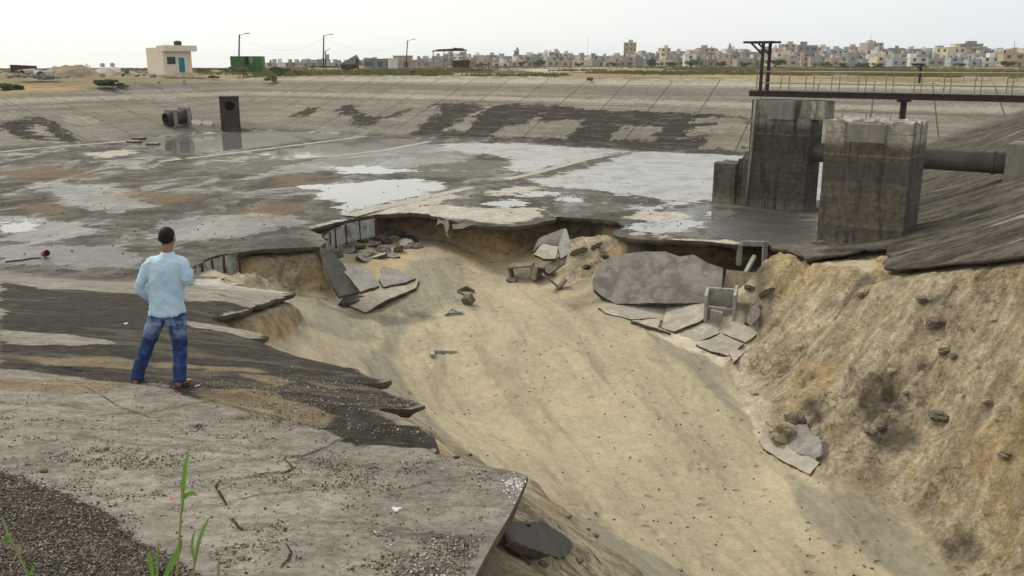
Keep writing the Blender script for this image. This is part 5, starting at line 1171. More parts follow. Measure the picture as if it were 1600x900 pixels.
# ------------------------------------------------------------ plain behind the basin: house, container, lamps, sheds, city, trees
def gz(x, y): return float(B(x, y))-.05
M['plaster'] = mat_plain('cream_plaster', (.70, .62, .52), scale=.7, col2=(.62, .545, .45), bumps=.1)
M['door'] = mat_plain('teal_door_paint', (.02, .19, .26), scale=2, bumps=0, col2=(.018, .15, .21)); M['glass'] = mat_plain('dark_glass', (.02, .025, .03), rough=.15, bumps=0)
M['green'] = mat_plain('green_container_paint', (.028, .105, .018), scale=.8, rough=.6, col2=(.045, .14, .03), stains=.6, scol=(.02, .035, .012))
M['white'] = mat_plain('white_paint', (.7, .69, .65), bumps=0)
hp = at_z(255, 115.5, 6.05); hp = at_y(257, 115.5, 150); hz = hp[2]
A = (np.array([.70, .714, 0]), np.array([-.714, .70, 0]), ZZ); h = thing('pump_house', 'small cream one-storey house with a flat roof, teal door and black tank on top', 'house', (hp[0], hp[1], hz))
W_, D_, H_ = 4.9, 6.2, 4.2; o = hp.copy(); o[2] = hz
m = MB(); m.box(o+A[0]*W_/2+A[1]*D_/2+ZZ*(H_/2-.1), (W_, D_, H_+.2), A); m.build('wall', M['plaster'], h)
m = MB(); m.box(o+A[0]*(W_/2+.3)+A[1]*.6+ZZ*(H_-.12), (W_+.7, 3.0, .95), A); rf = m.build('roof', M['plaster'], h, bevel=.03)
m = MB(); m.tube([o+A[0]*3.3+A[1]*1.2+ZZ*(H_+.33), o+A[0]*3.3+A[1]*1.2+ZZ*(H_+1.0), o+A[0]*3.3+A[1]*1.2+ZZ*(H_+1.15)], [.62, .62, .3], 20)
tg = m.build('water_tank', M['tar'], None, base=o+A[0]*3.3+A[1]*1.2+ZZ*(H_+.3)); tag(tg, 'squat black water tank on the flat roof of the cream house', 'water tank')
for k in range(4): m = MB(); m.box(o+A[0]*(.6+k*.35)+A[1]*1.0+ZZ*(H_+.6), (.05, .05, .6), A); m.build('roof_rail_post', M['white'], h)
m = MB(); m.box(o+A[0]*3.1-A[1]*.03+ZZ*1.25, (.95, .1, 2.7), A); d_ = m.build('door', M['door'], h); m = MB(); m.box(o+A[0]*3.45-A[1]*.1+ZZ*1.2, (.05, .06, .25), A); m.build('handle', M['iron'], d_)
m = MB(); m.box(o+A[0]*1.35-A[1]*.02+ZZ*2.15, (1.4, .1, 1.15), A); wf = m.build('window', M['iron'], h); m = MB(); m.box(o+A[0]*1.35-A[1]*.08+ZZ*2.15, (1.25, .03, 1.0), A); m.build('pane', M['glass'], wf)
# green container
g0 = at_y(361, 112.5, 176); ct = thing('container', 'green corrugated container with a dark opening and torn sheet', 'container', g0); g0[2] -= .05
m = MB(); n = 40; L = 6.0; Hc = 3.0; xs = np.linspace(0, L, n*2+1); vs = []
for i, x_ in enumerate(xs): dy = .05 if (i//1) % 4 < 2 else -.02; vs += [(g0[0]+x_, g0[1]+dy, g0[2]), (g0[0]+x_, g0[1]+dy, g0[2]+Hc)]
m.add(vs, [(2*i, 2*i+2, 2*i+3, 2*i+1) for i in range(len(xs)-1)]); m.box((g0[0]+L/2, g0[1]+1.35, g0[2]+Hc/2), (L-.05, 2.5, Hc-.02)); m.build('shell', M['green'], ct)
m = MB(); m.box((g0[0]+3.15, g0[1]-.05, g0[2]+2.2), (.75, .1, 1.5)); m.build('opening', M['black'], ct)  # solid black box painted as the shade inside the opening
m = MB(); m.add([(g0[0]+3.6, g0[1]-.12, g0[2]+3.0), (g0[0]+4.5, g0[1]-.12, g0[2]+2.95), (g0[0]+4.4, g0[1]-.18, g0[2]+2.2), (g0[0]+4.0, g0[1]-.2, g0[2]+1.3), (g0[0]+3.8, g0[1]-.15, g0[2]+2.2)], [(0, 1, 2, 3, 4)]); m.build('torn_sheet', M['corbel'], ct)
# street lamps
lamp_top = []
for i, (px, yt, yb, d_, lab) in enumerate(((373, 54, 108, 182, 'street lamp on a dark pole rising behind the green container'), (505, 55, 106, 205, 'street lamp on a dark pole above the steel platform, middle of the three lamps'), (634, 63, 105, 250, 'leaning street lamp in front of the grey sheds, rightmost of the three lamps'))):
    a = at_y(px, yb, d_); b = at_y(px+(3 if i == 2 else 1), yt, d_); t = thing('street_lamp', lab, 'street lamp', a, 'street lamps on the plain')
    m = MB(); m.tube([a, b], [.17, .13], 10); m.build('pole', M['iron'], t); m = MB(); m.bar(b-[0, 0, .2], b+[1.2, 0, .2], .09); m.build('arm', M['iron'], t)
    m = MB(); m.box(b+[1.6, 0, .22], (.95, .35, .18)); m.build('lamp_head', M['conc_lt'], t); lamp_top.append(b)
for (a, b), lab in zip(((lamp_top[0], lamp_top[1]), (lamp_top[1], lamp_top[2])), ('sagging thin wire between the left and the middle street lamp', 'sagging thin wire between the middle and the right street lamp')):
    m = MB(); m.tube([a+(b-a)*t-ZZ*(4*t*(1-t)*2.6+.5) for t in np.linspace(0, 1, 24)], .013, 5); tag(m.build('wire', M['corbel'], None, base=a), lab, 'wire')
# platform with railing and smaller lamp beside the middle lamp
a = at_y(486, 107, 200); pf = thing('steel_platform', 'low dark steel platform with a thin railing under the middle street lamp', 'platform', a)
m = MB(); m.box(a+[3.6, 0, .35], (7.4, 2.5, .25)); m.build('platform', M['iron'], pf)
for k in range(6): m = MB(); m.box(a+[k*1.1+.1, -1.1, 1.0], (.07, .07, 1.4)); m.build('post', M['tar'], pf)
m = MB(); m.box(a+[3.0, -1.1, 1.7], (6.0, .07, .07)); m.build('rail', M['tar'], pf)
a = at_y(509, 106, 198); b = at_y(508, 80, 198); t = thing('flood_light', 'small flood light post with a pale box beside the middle street lamp', 'light', a)
m = MB(); m.tube([a, b], .12, 8); m.build('pole', M['iron'], t); m = MB(); m.bar(b, at_y(516, 76, 198), .1); m.build('arm', M['iron'], t); m = MB(); m.box(at_y(511, 89, 197.8), (.8, .6, 1.1)); m.build('box', M['conc_lt'], t)
# ramp trestle
a = at_y(536, 107, 195); t = thing('ramp', 'tilted dark loading ramp on legs left of the grey sheds', 'ramp', a)
m = MB(); m.bar(at_y(534, 107, 195), at_y(561, 92, 195), .35, 2.0); m.build('ramp_plate', M['conc'], t); m = MB(); m.box(at_y(559, 100, 195), (.2, 1.8, 2.2)); m.build('leg', M['iron'], t)
m = MB(); m.box(at_y(545, 104, 194.5), (3.0, 1.6, .9)); m.build('trough', M['tar'], t)
# frame shed and rusty skip
a = at_y(676, 104.5, 215); t = thing('frame_shed', 'open steel frame shed with a ragged brown roof in front of the city', 'shed', a)
for px in (677, 694, 707, 728): m = MB(); m.box(at_y(px, 92, 215 if px != 694 else 219), (.2, .2, 3.9)); m.build('post', M['conc'], t)
m = MB(); p_, q_ = at_y(675, 80, 215), at_y(729, 79, 215)
m.bar(p_, q_, .25, .2); m.bar(p_+[0, 4, .2], q_+[0, 4, .2], .25, .2); m.build('roof_frame', M['conc'], t)
m = MB(); m.box(at_y(703, 77.5, 216), (6.0, 3.5, .35), axes(0, 0, -3)); m.box(at_y(717, 77, 216), (2.5, 3.0, .5), axes(0, 0, 6)); m.build('roof', M['rust'], t)
a = at_y(707, 105, 200); t = None; m = MB(); p_ = at_y(721, 100, 200)
m.add([p_+[-1.9, -.8, -.75], p_+[1.7, -.8, -.75], p_+[1.95, -1, .8], p_+[-2.05, -1, .8], p_+[-1.9, .8, -.75], p_+[1.7, .8, -.75], p_+[1.95, 1, .8], p_+[-2.05, 1, .8]], [(0, 1, 2, 3), (1, 5, 6, 2), (5, 4, 7, 6), (4, 0, 3, 7), (0, 4, 5, 1)])
tag(m.build('skip', M['rust'], None, base=p_-[0, 0, .8]), 'dark rusty open skip beside the open frame shed', 'skip')
# grey sheds
bcols = dict(grey=(.30, .29, .27), raw=(.235, .225, .205), cream=(.60, .53, .40), white=(.66, .64, .60), pink=(.46, .34, .29), tan=(.42, .33, .21), brown=(.29, .24, .19), beige=(.43, .38, .31), blue=(.36, .385, .40))
BM = {k: mat_plain('facade_'+k, v, scale=.15, var=.18, bumps=0) for k, v in bcols.items()}
M['win'] = mat_plain('dark_window_opening', (.085, .083, .085), bumps=0, rough=.5)
wcache = {}
def win_mesh(w, hgt, par):
    k = (round(w, 1), round(hgt, 1))
    if k in wcache:
        o = wcache[k].copy(); COL.objects.link(o); o.parent = par; return o
    m = MB(); m.box((0, 0, 0), (w, .25, hgt)); o = m.build('window', M['win'], None); o.parent = par; wcache[k] = o; return o
NAMEC = dict(grey='grey', raw='bare grey block', cream='cream', white='white', pink='pinkish', tan='ochre', brown='brownish', beige='beige', blue='pale blue')
nb = [0]; seenl = {}
def where(px):
    marks = [(300, 'right of the cream house'), (420, 'beyond the green container'), (520, 'behind the steel platform'), (600, 'around the grey sheds'), (705, 'behind the frame shed'), (790, 'right of the frame shed'), (870, 'above the pale flat ground'), (983, 'near the tall tan tower'), (1080, 'above the bright green tree'), (1140, 'by the minaret'), (1185, 'behind the hoist frame'), (1258, 'by the raw concrete block tower'), (1358, 'near the antenna building'), (1437, 'above the bracket post'), (1490, 'around the cream tower'), (1580, 'at the far right end')]
    return min(marks, key=lambda q_: abs(q_[0]-px))[1]
def building(px0, px1, yt, d_, colr, yaw=0, label=None, nwin=None, zb=5.6, name='city_building', roofs=True, depth=None, ww=1.3, maxw=24, balc=False):
    pc_ = at_y((px0+px1)/2, 103, d_); w = (px1-px0)/FPX*(d_*.97+.5); zt = float(at_y(800, yt, d_)[2]); Hh_ = max(2.5, zt-zb); dp = depth or w*rng.uniform(.7, 1.1)
    yr = R(yaw); w2 = w/(abs(math.cos(yr))+abs(math.sin(yr))*dp/w); dp2 = dp*w2/w
    A = (np.array([math.cos(yr), math.sin(yr), 0]), np.array([-math.sin(yr), math.cos(yr), 0]), ZZ); c0_ = np.array([pc_[0], d_, zb])
    nb[0] += 1; nfl = max(1, round(Hh_/3.2)); fh = Hh_/nfl; rz = f'{["one", "two", "three", "four", "five", "six", "seven", "eight"][min(nfl, 8)-1] if nfl <= 8 else "many"}-storey'
    lab_ = label or f'{rz} {NAMEC[colr]} building {where((px0+px1)/2)}'
    seenl[lab_] = seenl.get(lab_, 0)+1

    t = thing(name, lab_, 'building', c0_, 'buildings of the distant city' if name == 'city_building' else None)
    m = MB(); m.box(c0_+ZZ*(Hh_/2), (w2, dp2, Hh_), A)
    for k in range(1, nfl+1): m.box(c0_+ZZ*(fh*k-.1), (w2+.35, dp2+.35, .28), A)
    m.build('wall', BM[colr], t)
    if roofs:
        m = MB(); m.box(c0_+A[0]*rng.uniform(-.25, .25)*w2+ZZ*(Hh_+.9), (w2*rng.uniform(.2, .4), dp2*.4, 1.9), A); m.build('stair_head', BM[colr], t)
        if rng.uniform() < .6: m = MB(); q = c0_+A[0]*rng.uniform(-.4, .4)*w2; m.tube([q+ZZ*Hh_, q+ZZ*(Hh_+1.3)], .55, 8); m.build('roof_tank', M['tar'] if rng.uniform() < .6 else M['white'], t)
    if balc:
        for k in range(1, nfl): m = MB(); m.box(c0_+A[0]*w2*.2-A[1]*(dp2/2+.6)+ZZ*(fh*k+.45), (w2*.35, 1.1, .95), A); m.build('balcony', BM['beige'], t)
    ncol = max(1, int(w2/(3.1))); cnt = 0
    for k in range(nfl):
        for i in range(ncol):
            if cnt >= maxw or (rng.uniform() < .12): continue
            o = win_mesh(ww if rng.uniform() < .75 else ww*1.5, 1.3, t); q = A[0]*((i+.5)/ncol-.5)*w2-A[1]*(dp2/2+.03)+ZZ*(fh*(k+.5)+.1); o.location = tuple(q); o.rotation_euler = (0, 0, yr); cnt += 1
    if abs(yaw) > 8:
        s_ = 1 if yaw < 0 else -1      # the side turned to the camera
        s_ = -1 if yaw < 0 else 1; s_ = -s_
        for k in range(nfl):
            for i in range(max(1, int(dp2/3.6))):
                if cnt >= maxw*1.4: continue
                o = win_mesh(ww, 1.3, t); q = A[0]*s_*(w2/2+.03)+A[1]*((i+.5)/max(1, int(dp2/3.6))-.5)*dp2+ZZ*(fh*(k+.5)+.1); o.location = tuple(q); o.rotation_euler = (0, 0, yr+math.pi/2); cnt += 1
    return t
sk = [(285,104),(300,103),(345,100),(440,98),(470,95),(520,98),(560,96),(600,91),(660,90),(700,86),(760,88),(830,86),(865,83),(900,88),(960,85),(1010,83),(1060,80),(1120,79),(1180,80),(1240,75),(1300,76),(1380,75),(1420,76),(1500,76),(1560,78),(1660,78)]
def skyl(x): return float(np.interp(x, [s_[0] for s_ in sk], [s_[1] for s_ in sk]))
cl_names = ['grey', 'grey', 'raw', 'raw', 'cream', 'white', 'beige', 'beige', 'brown', 'pink', 'blue', 'white', 'grey']
for row, (d_, top, step, x0_) in enumerate(((700, -1, 24, 440), (610, 3.5, 23, 430), (520, 8, 24, 296), (440, 12.5, 26, 290))):
    x_ = x0_
    while x_ < 1650:
        w = step*rng.uniform(.6, 1.25); yt = skyl(x_)+top*(103-skyl(x_))/25*1.05+rng.uniform(-2.0, 3.0); dens = 1 if x_ > 640 else .62
        if yt < 101.5 and rng.uniform() < dens and not (row == 3 and x_ < 800 and rng.uniform() < .4):
            building(x_, x_+w, yt, d_+rng.uniform(-25, 25), cl_names[int(rng.integers(len(cl_names)))], yaw=rng.uniform(-32, 32), maxw=18)
        x_ += w*rng.uniform(.8, 1.15)
for a in [(973,994,66.5,640,'tan',-18,'tall tan tower block, highest on the skyline left of the hoist frame',3.0,30),(1028,1046,75,600,'cream',10,'bright cream block with balconies right of the tall tan tower',2,24),(1088,1114,75,610,'tan',0,'wide ochre block above the bright green tree',2,20),
          (1216,1240,69,640,'pink',14,'tall pink block right of the hoist frame',2,24),(1242,1278,71,470,'raw',-20,'large unfinished concrete block riddled with dark window openings',1.5,60),(1344,1373,67,640,'beige',8,'high beige block carrying a thin antenna mast',2,30),
          (1462,1503,74,470,'cream',20,'broad cream apartment block near the bracket post',1.5,40),(1488,1528,68.5,620,'brown',-8,'high grey-brown block behind the cream apartments at the right',2,36),(1560,1597,83,400,'tan',-12,'long ochre building at the right edge of the city',1.6,30),
          (1296,1320,77,560,'blue',0,'pale blue grey block right of the unfinished tower',2,20),(858,873,81,600,'beige',0,'slim beige tower above the pale flat ground',2,16),(803,811,79,560,'grey',0,'very slim grey tower right of the frame shed',1.2,8),(1362,1388,88,430,'cream',6,'low cream villa below the antenna building',1.6,10),
          (1545,1562,80,640,'white',0,'white block left of the long ochre building',1.5,12),(1068,1086,84,420,'white',0,'white low block left of the bright green tree',1.4,9)]:
    building(a[0], a[1], a[2], a[3], a[4], a[5], a[6], maxw=a[8], balc=a[7] >= 2, ww=1.4)
for (px0, px1, yt, d_, col_, lab) in ((571, 584, 91, 262, 'grey', 'low grey shed left of the leaning street lamp, leftmost of the row'), (585, 607, 92, 262, 'raw', 'low block shed with a doorway between two grey sheds'), (608, 620, 91, 260, 'white', 'small pale shed just left of the leaning street lamp'), (621, 652, 94, 270, 'pink', 'long low pinkish wall-like house right of the leaning street lamp'), (616, 644, 87, 330, 'grey', 'grey two-storey house behind the pinkish house')):
    building(px0, px1, yt, d_, col_, 0, lab, zb=6.1, name='shed', roofs=False, depth=5, maxw=3)
# minaret, masts
def mast(px, yt, d_, r, name, label, cat, mat, bulge=False):
    a = at_y(px, 104, d_); b = at_y(px, yt, d_); a[2] = 5.6; m = MB()
    if bulge:
        L = b-a; m.tube([a, a+L*.62], [r, r*.9], 10); t = thing(name, label, cat, a); m.build('shaft', BM['white'], t)
        m = MB(); m.tube([a+L*.60, a+L*.63, a+L*.66, a+L*.67], [r, r*1.8, r*1.8, r], 12); m.build('balcony', BM['beige'], t); m = MB(); m.tube([a+L*.66, a+L*.82, a+L*.90, b], [r*.75, r*.75, r*.5, .05], 10); m.build('spire', BM['grey'], t)
    else: m.tube([a, b], [r, r*.6], 6); tag(m.build(name, mat, None, base=a), label, cat)
mast(1140.5, 66, 520, 1.2, 'minaret', 'slender white minaret rising over the city left of the hoist frame', 'minaret', None, True)
mast(160, 98, 520, 1.3, 'minaret', 'left of the two distant minarets beside the cream house', 'minaret', None, True); mast(175.5, 97.5, 520, 1.3, 'minaret', 'right of the two distant minarets beside the cream house', 'minaret', None, True)
mast(918.5, 56, 520, .10, 'mast', 'hair-thin tall mast above the pale flat ground', 'mast', M['corbel']); mast(1361, 53, 640, .16, 'antenna', 'thin antenna on top of the high beige block', 'antenna', M['conc']); mast(1585, 64, 600, .2, 'antenna', 'dark antenna above the ochre building at the right', 'antenna', M['iron'])
# ---------------- foliage
M['leaf_dark'] = mat_leaf('dark_foliage', (.035, .055, .022), (.055, .08, .032)); M['leaf'] = mat_leaf('green_foliage', (.05, .10, .022), (.08, .14, .035)); M['leaf_dry'] = mat_leaf('dry_foliage', (.17, .15, .06), (.10, .11, .04)); M['bark'] = mat_plain('bark', (.09, .07, .05), scale=5)
M['reed'] = mat_leaf('reed_green', (.10, .22, .03), (.14, .28, .045)); M['reed_stem'] = mat_leaf('reed_stem', (.14, .20, .05), (.20, .22, .08))
def leaves(cs, size, rg_, flat=.0):
    n = len(cs); d1 = rg_.normal(size=(n, 3)); d1 /= np.linalg.norm(d1, axis=1)[:, None]; d2 = np.cross(d1, rg_.normal(size=(n, 3))); d2 /= np.linalg.norm(d2, axis=1)[:, None]
    s = size*rg_.uniform(.6, 1.4, (n, 1)); V = np.stack([cs-d1*s, cs+d2*s*.45, cs+d1*s, cs-d2*s*.45], 1).reshape(-1, 3); return V, np.arange(n*4).reshape(n, 4)
def tree(px, yt, yb, w_px, d_, label, mat='leaf_dark', name='tree', n=900, group=None, zb=None, leaf=None, trunk=True):
    rg_ = np.random.default_rng(int(px*7)); a = at_y(px, yb, d_); b = at_y(px, yt, d_); Hh_ = b[2]-a[2]; w = w_px/FPX*d_; t = thing(name, label, 'tree' if name == 'tree' else 'shrub', a, group)
    nl = 9; cs = []
    for k in range(nl):
        an = rg_.uniform(0, 6.28); rr_ = rg_.uniform(.15, .36)*w; cc_ = a+np.array([math.cos(an)*rr_, math.sin(an)*rr_*.8, Hh_*rg_.uniform(.30, .80)]); s_ = rg_.uniform(.12, .24)*w
        v = rg_.normal(size=(n//nl, 3)); v /= np.linalg.norm(v, axis=1)[:, None]; v *= s_*(rg_.uniform(.2, 1.15, (n//nl, 1))**.5); v[:, 2] *= .8*Hh_/w; cs.append(cc_+v)
        if trunk: 
            m = MB(); m.tube([a+[0, 0, Hh_*.15], a+(cc_-a)*.5, cc_], [w*.02, w*.012, w*.005], 5)
            if k < 5: m.build('limb', M['bark'], t)
    cs = np.concatenate(cs); cs[:, 2] = np.clip(cs[:, 2], a[2]+Hh_*.02, b[2]); V, F = leaves(cs, leaf or w*.045, rg_); link_mesh('crown', V, F.astype(np.int32), M[mat], t)
    if trunk: m = MB(); m.tube([a-[0, 0, .3], a+[0, 0, Hh_*.3]], [w*.035, w*.022], 7); m.build('trunk', M['bark'], t)
TG = 'trees in front of the city'
for a in [(1080,86,105,32,330,'rounded bright green tree in front of the city','leaf'),(1018,91,105,30,350,'dark spreading tree left of the bright green tree','leaf_dark'),(1052,96,105,26,380,'low dark tree close left of the bright green tree','leaf_dark'),(1125,96,105,24,370,'low dark tree below the minaret','leaf_dark'),
          (1165,97,105,24,370,'low dark tree left of the hoist frame','leaf_dark'),(1211,90,105,36,340,'broad dark tree right of the hoist frame','leaf_dark'),(1290,95,106,22,330,'small green tree right of the unfinished tower','leaf'),(1318,98,107,20,320,'small dark tree left of the wide tree row','leaf_dark'),
          (1347,97,107,26,320,'dark bushy tree, left one of a touching pair','leaf_dark'),(1368,97,107,22,320,'dark bushy tree, right one of a touching pair','leaf_dark'),(1574,95,105,30,330,'green tree in front of the ochre building','leaf_dark'),(842,92,104,26,380,'dark tree above the pale flat ground','leaf_dark'),
          (815,95,104,18,400,'smaller dark tree left of the one above the pale ground','leaf_dark'),(752,99,104,22,300,'low green bush right of the rusty skip','leaf'),(905,97,104,16,400,'small dark tree below the thin mast','leaf_dark'),(960,97,104,20,400,'dark tree left below the tall tan tower','leaf_dark'),(1440,99,106,16,350,'small tree beside the bracket post','leaf_dark'),(1500,98,106,22,340,'small tree under the cream apartments','leaf_dark')]:
    tree(a[0], a[1], a[2], a[3], a[4], a[5], a[6], group=TG, n=700)
SG = 'shrubs along the rim'
def rim_y(px, py):      # distance of the ground seen at a pixel
    return float(at_B(px, py)[1])
for (px, yt, yb, w, lab, mt, n, d_) in [(12,128,143,44,'long green and yellow shrub on the rim at the left picture edge','leaf',1500,None),(32,129,143,18,'dark green end of the shrub row at the left picture edge','leaf_dark',700,None),(166,124,138,44,'green shrub on the rim below the dirt mound','leaf_dark',1600,None),(193,129,138,26,'small dark shrub right of the long rim shrub','leaf_dark',700,None),
        (197,105,124,14,'upright green bush left of the cream house','leaf',700,140),(141,98,113,12,'thin sparse bush on top of the dirt mound','leaf_dark',200,150),(334,117,124,17,'small round green shrub on the rim below the container','leaf',500,None),(425,116,130,24,'tall dry weed tuft hanging over the rim right of the container','leaf_dry',900,None),(437,103,119,34,'dense green weeds on the rim right of the container','leaf',1100,None),
        (248,126,133,8,'tiny weed growing in a joint left of the container','leaf',150,None),(290,124,133,9,'tiny dry weed in a joint below the cream house','leaf_dry',150,None),(922,119,129,14,'green weed in a joint of the far bank below the thin mast','leaf_dry',400,None),(62+1180,0,0,0,'',0,0,0),(375,104,114,34,'low yellow-green weeds at the foot of the container','leaf_dry',700,170),(317,106,114,28,'low yellow-green weeds between house and container','leaf_dry',600,170),(350,106,113,22,'low weeds left in front of the container','leaf',500,172),(470,108,117,30,'low dry weeds under the steel platform','leaf_dry',700,150),(575,109,115,24,'low weeds in front of the grey sheds','leaf_dry',500,160),(1062,114,120,6,'tiny green weed on the far rim below the bright green tree','leaf',120,None)]:
    if not w: continue
    tree(px, yt, yb, w, d_ or rim_y(px, min(yb, 141)), lab, mt, 'shrub', n, SG, trunk=False, leaf=None if w > 20 else w/FPX*130*.06)
# grass over the plain
n = 9000; rr_ = np.exp(rng.uniform(math.log(98), math.log(420), n*4)); aa = np.radians(rng.uniform(-33, 36, n*4)); gx_, gy_ = rr_*np.sin(aa), rr_*np.cos(aa)
gzv = B(gx_, gy_); okk = (rimz(gx_, gy_)-gzv < .03) & (FAR[0]+FAR[1]*gx_+FAR[2]*gy_ > 5.2) & (fbm(gx_*.035, gy_*.02, 141, 4) > -.05); gx_, gy_, gzv = gx_[okk][:n], gy_[okk][:n], gzv[okk][:n]
nn_ = len(gx_); Vg = []
for b in range(7):
    ox = rng.normal(size=(nn_, 2))*.25; ht = rng.uniform(.15, .5, nn_)*(gx_ < 900); ln = rng.normal(size=(nn_, 2))*.15
    x0 = gx_+ox[:, 0]; y0 = gy_+ox[:, 1]; w_g = .05+.0004*gy_
    Vg.append(np.stack([np.stack([x0-w_g, y0, gzv-.1], 1), np.stack([x0+w_g, y0, gzv-.1], 1), np.stack([x0+ln[:, 0], y0+ln[:, 1], gzv+ht], 1)], 1).reshape(-1, 3))
Vg = np.concatenate(Vg); tag(link_mesh('dry_grass', Vg, np.arange(len(Vg)).reshape(-1, 3).astype(np.int32), M['leaf_dry']), 'dry yellow-green grass on the plain behind the basin', 'grass', kind='stuff')
# ---------------- dirt mounds, pipes and rust box on the left
def mound(name, label, px, yb, w, hgt, d_, mat, seed):
    c_ = at_y(px, yb, d_); n1 = 40; g1 = np.linspace(-1, 1, n1); a_g, b_g = np.meshgrid(g1, g1, indexing='ij'); r_ = np.hypot(a_g, b_g)
    z = hgt*np.clip(1-r_**1.6, 0, 1)*(1+.5*fbm(a_g*2.5, b_g*2.5, seed, 5))+.25*fbm(a_g*6, b_g*6, seed+3, 4)*(r_ < 1)-.3
    V = np.stack([c_[0]+a_g.ravel()*w, c_[1]+b_g.ravel()*w*.7, c_[2]+z.ravel()], 1); i_, j_ = np.meshgrid(np.arange(n1-1), np.arange(n1-1), indexing='ij'); q_ = (i_*n1+j_).ravel(); F = np.stack([q_, q_+n1, q_+n1+1, q_+1], 1).astype(np.int32)
    tag(link_mesh(name, V, F, M[mat], None, c_, True), label, 'mound')
M['dirt'] = mat_plain('brown_dirt', (.30, .225, .14), scale=.4, rough=1, col2=(.20, .155, .095), stains=.5, scol=(.12, .10, .055))
mound('dirt_mound', 'brown dirt mound left of the cream house', 108, 122, 6.5, 2.3, 142, 'dirt', 3); mound('dirt_mound', 'long low dirt mound behind the concrete pipe heap', 70, 122, 9, 1.5, 150, 'dirt', 4); mound('dirt_mound', 'low rubble strewn rise just left of the cream house', 190, 119, 8, 1.0, 150, 'dirt', 5); mound('dirt_mound', 'low dirt rise at the left picture edge', 5, 126, 7, 1.1, 132, 'dirt', 6)
mound('dirt_mound', 'small orange sand heap at the door of the cream house', 288, 116, 3.2, .55, 143, 'dirt', 7); mound('rubble_mound', 'pale rubble bank under the two minarets', 170, 115, 6, 1.3, 165, 'conc_lt', 8)
for i, (px, py, r_, L_, yaw_, lab) in enumerate(((60, 117, .62, 2.6, -40, 'broken concrete pipe with its dark mouth open, nearest of the heap'), (44, 114, .55, 2.2, 15, 'whitish concrete pipe in the middle of the heap'), (72, 117.5, .62, 2.2, 70, 'concrete pipe lying crosswise at the right of the heap'), (32, 115, .5, 1.8, -10, 'small whitish pipe stub at the left of the heap'))):
    q = at_y(px, py, 128); d3 = np.array([math.sin(R(yaw_)), math.cos(R(yaw_)), 0.05]); m = MB(); m.ring(q-d3*L_/2, q+d3*L_/2, r_, r_*.8, 22); tag(m.build('concrete_pipe', M['conc_lt'], None, base=q-[0, 0, r_]), lab, 'pipe', 'heap of concrete pipes')
    m2 = None
for i, (px, py) in enumerate(((27,117),(38,118),(50,119),(82,119),(20,118),(90,120),(14,119),(105,119),(225,116),(213,117),(160,117),(240,117.5))):
    rock('rubble_block', 'pale chunk of rubble on the dirt between the pipe heap and the cream house', 'rubble', at_y(px, py, 127), .35+.2*rng.uniform(), 'conc_lt', (1.2, .9, .7), i+200, 'rubble on the left bank')
q = at_y(37, 108, 136); m = MB(); m.box(q, (2.9, 2.2, .95), axes(8, 0, 3)); m.box(q+[0, 0, .5], (3.05, 2.35, .1), axes(8, 0, 3)); tag(m.build('steel_bin', M['rust'], None, base=q-[0, 0, .5]), 'low rusty steel bin behind the concrete pipes', 'bin')
q = at_y(645, 114, 140); m = MB(); m.box(q+[0, 0, .1], (.9, .5, .35), axes(10, 0, 5)); m.box(q+[.1, 0, .3], (.5, .45, .12), axes(10, 0, 5)); tag(m.build('rusty_drum', M['rust'], None, base=q), 'small rusty red box on the rim in front of the sheds', 'box')
# ------------------------------------------------------------ litter, cracks, reeds and small things
def on_near(px, py): return at_B(px, py)
def crack(pxs, w, seed):
    P = roughen([at_B(*p) for p in pxs], .12, .035, seed, False); T = np.gradient(P, axis=0); T /= np.linalg.norm(T, axis=1)[:, None]+1e-9; Nn = np.stack([-T[:, 1], T[:, 0]], 1)
    wd = w*(.25+1.1*vn(np.arange(len(P))*.5, np.zeros(len(P)), seed))*np.sin(np.linspace(.15, math.pi-.15, len(P)))**.5
    X_ = np.concatenate([P[:, :2]+Nn*wd[:, None]/2, P[:, :2]-Nn*wd[:, None]/2]); z = surf_z(X_[:, 0], X_[:, 1])+.005; n_ = len(P); F = [(i, i+1, n_+i+1, n_+i) for i in range(n_-1)]
    tag(link_mesh('crack', np.stack([X_[:, 0], X_[:, 1], z], 1), F, M['crack']), kind='structure')
def surf_z(x, y):
    x = np.asarray(x, float); y = np.asarray(y, float); b = B(x, y); zn = zones(x, y, b); return b+micro(x, y, b, zn)+.004
crack([(350,792),(356,789),(345,778),(336,766),(341,756),(366,753),(391,750),(419,743),(450,740),(459,736),(453,729),(442,720),(447,715),(469,715),(500,703),(525,690),(548,680)], .022, 1)
crack([(373,804),(358,809),(364,815),(372,823),(380,828)], .016, 2); crack([(441,890),(446,882),(452,874),(458,864),(452,852)], .016, 3); crack([(466,876),(470,868)], .02, 4)
crack([(120,600),(180,630),(235,652),(300,656),(368,658),(330,652),(290,650)], .011, 5); crack([(330,628),(385,642),(430,650),(470,662)], .02, 6); crack([(20,570),(90,575),(125,580)], .05, 7); crack([(250,747),(350,734)], .008, 8); crack([(270,800),(380,783),(520,765)], .008, 9); crack([(600,770),(700,752),(780,738)], .010, 10); crack([(140,650),(250,640),(340,628)], .02, 11)
crack([(75,570),(105,575),(140,582)], .05, 12); crack([(400,470),(360,465),(330,458)], .05, 13); crack([(340,430),(352,441),(372,446)], .04, 14)
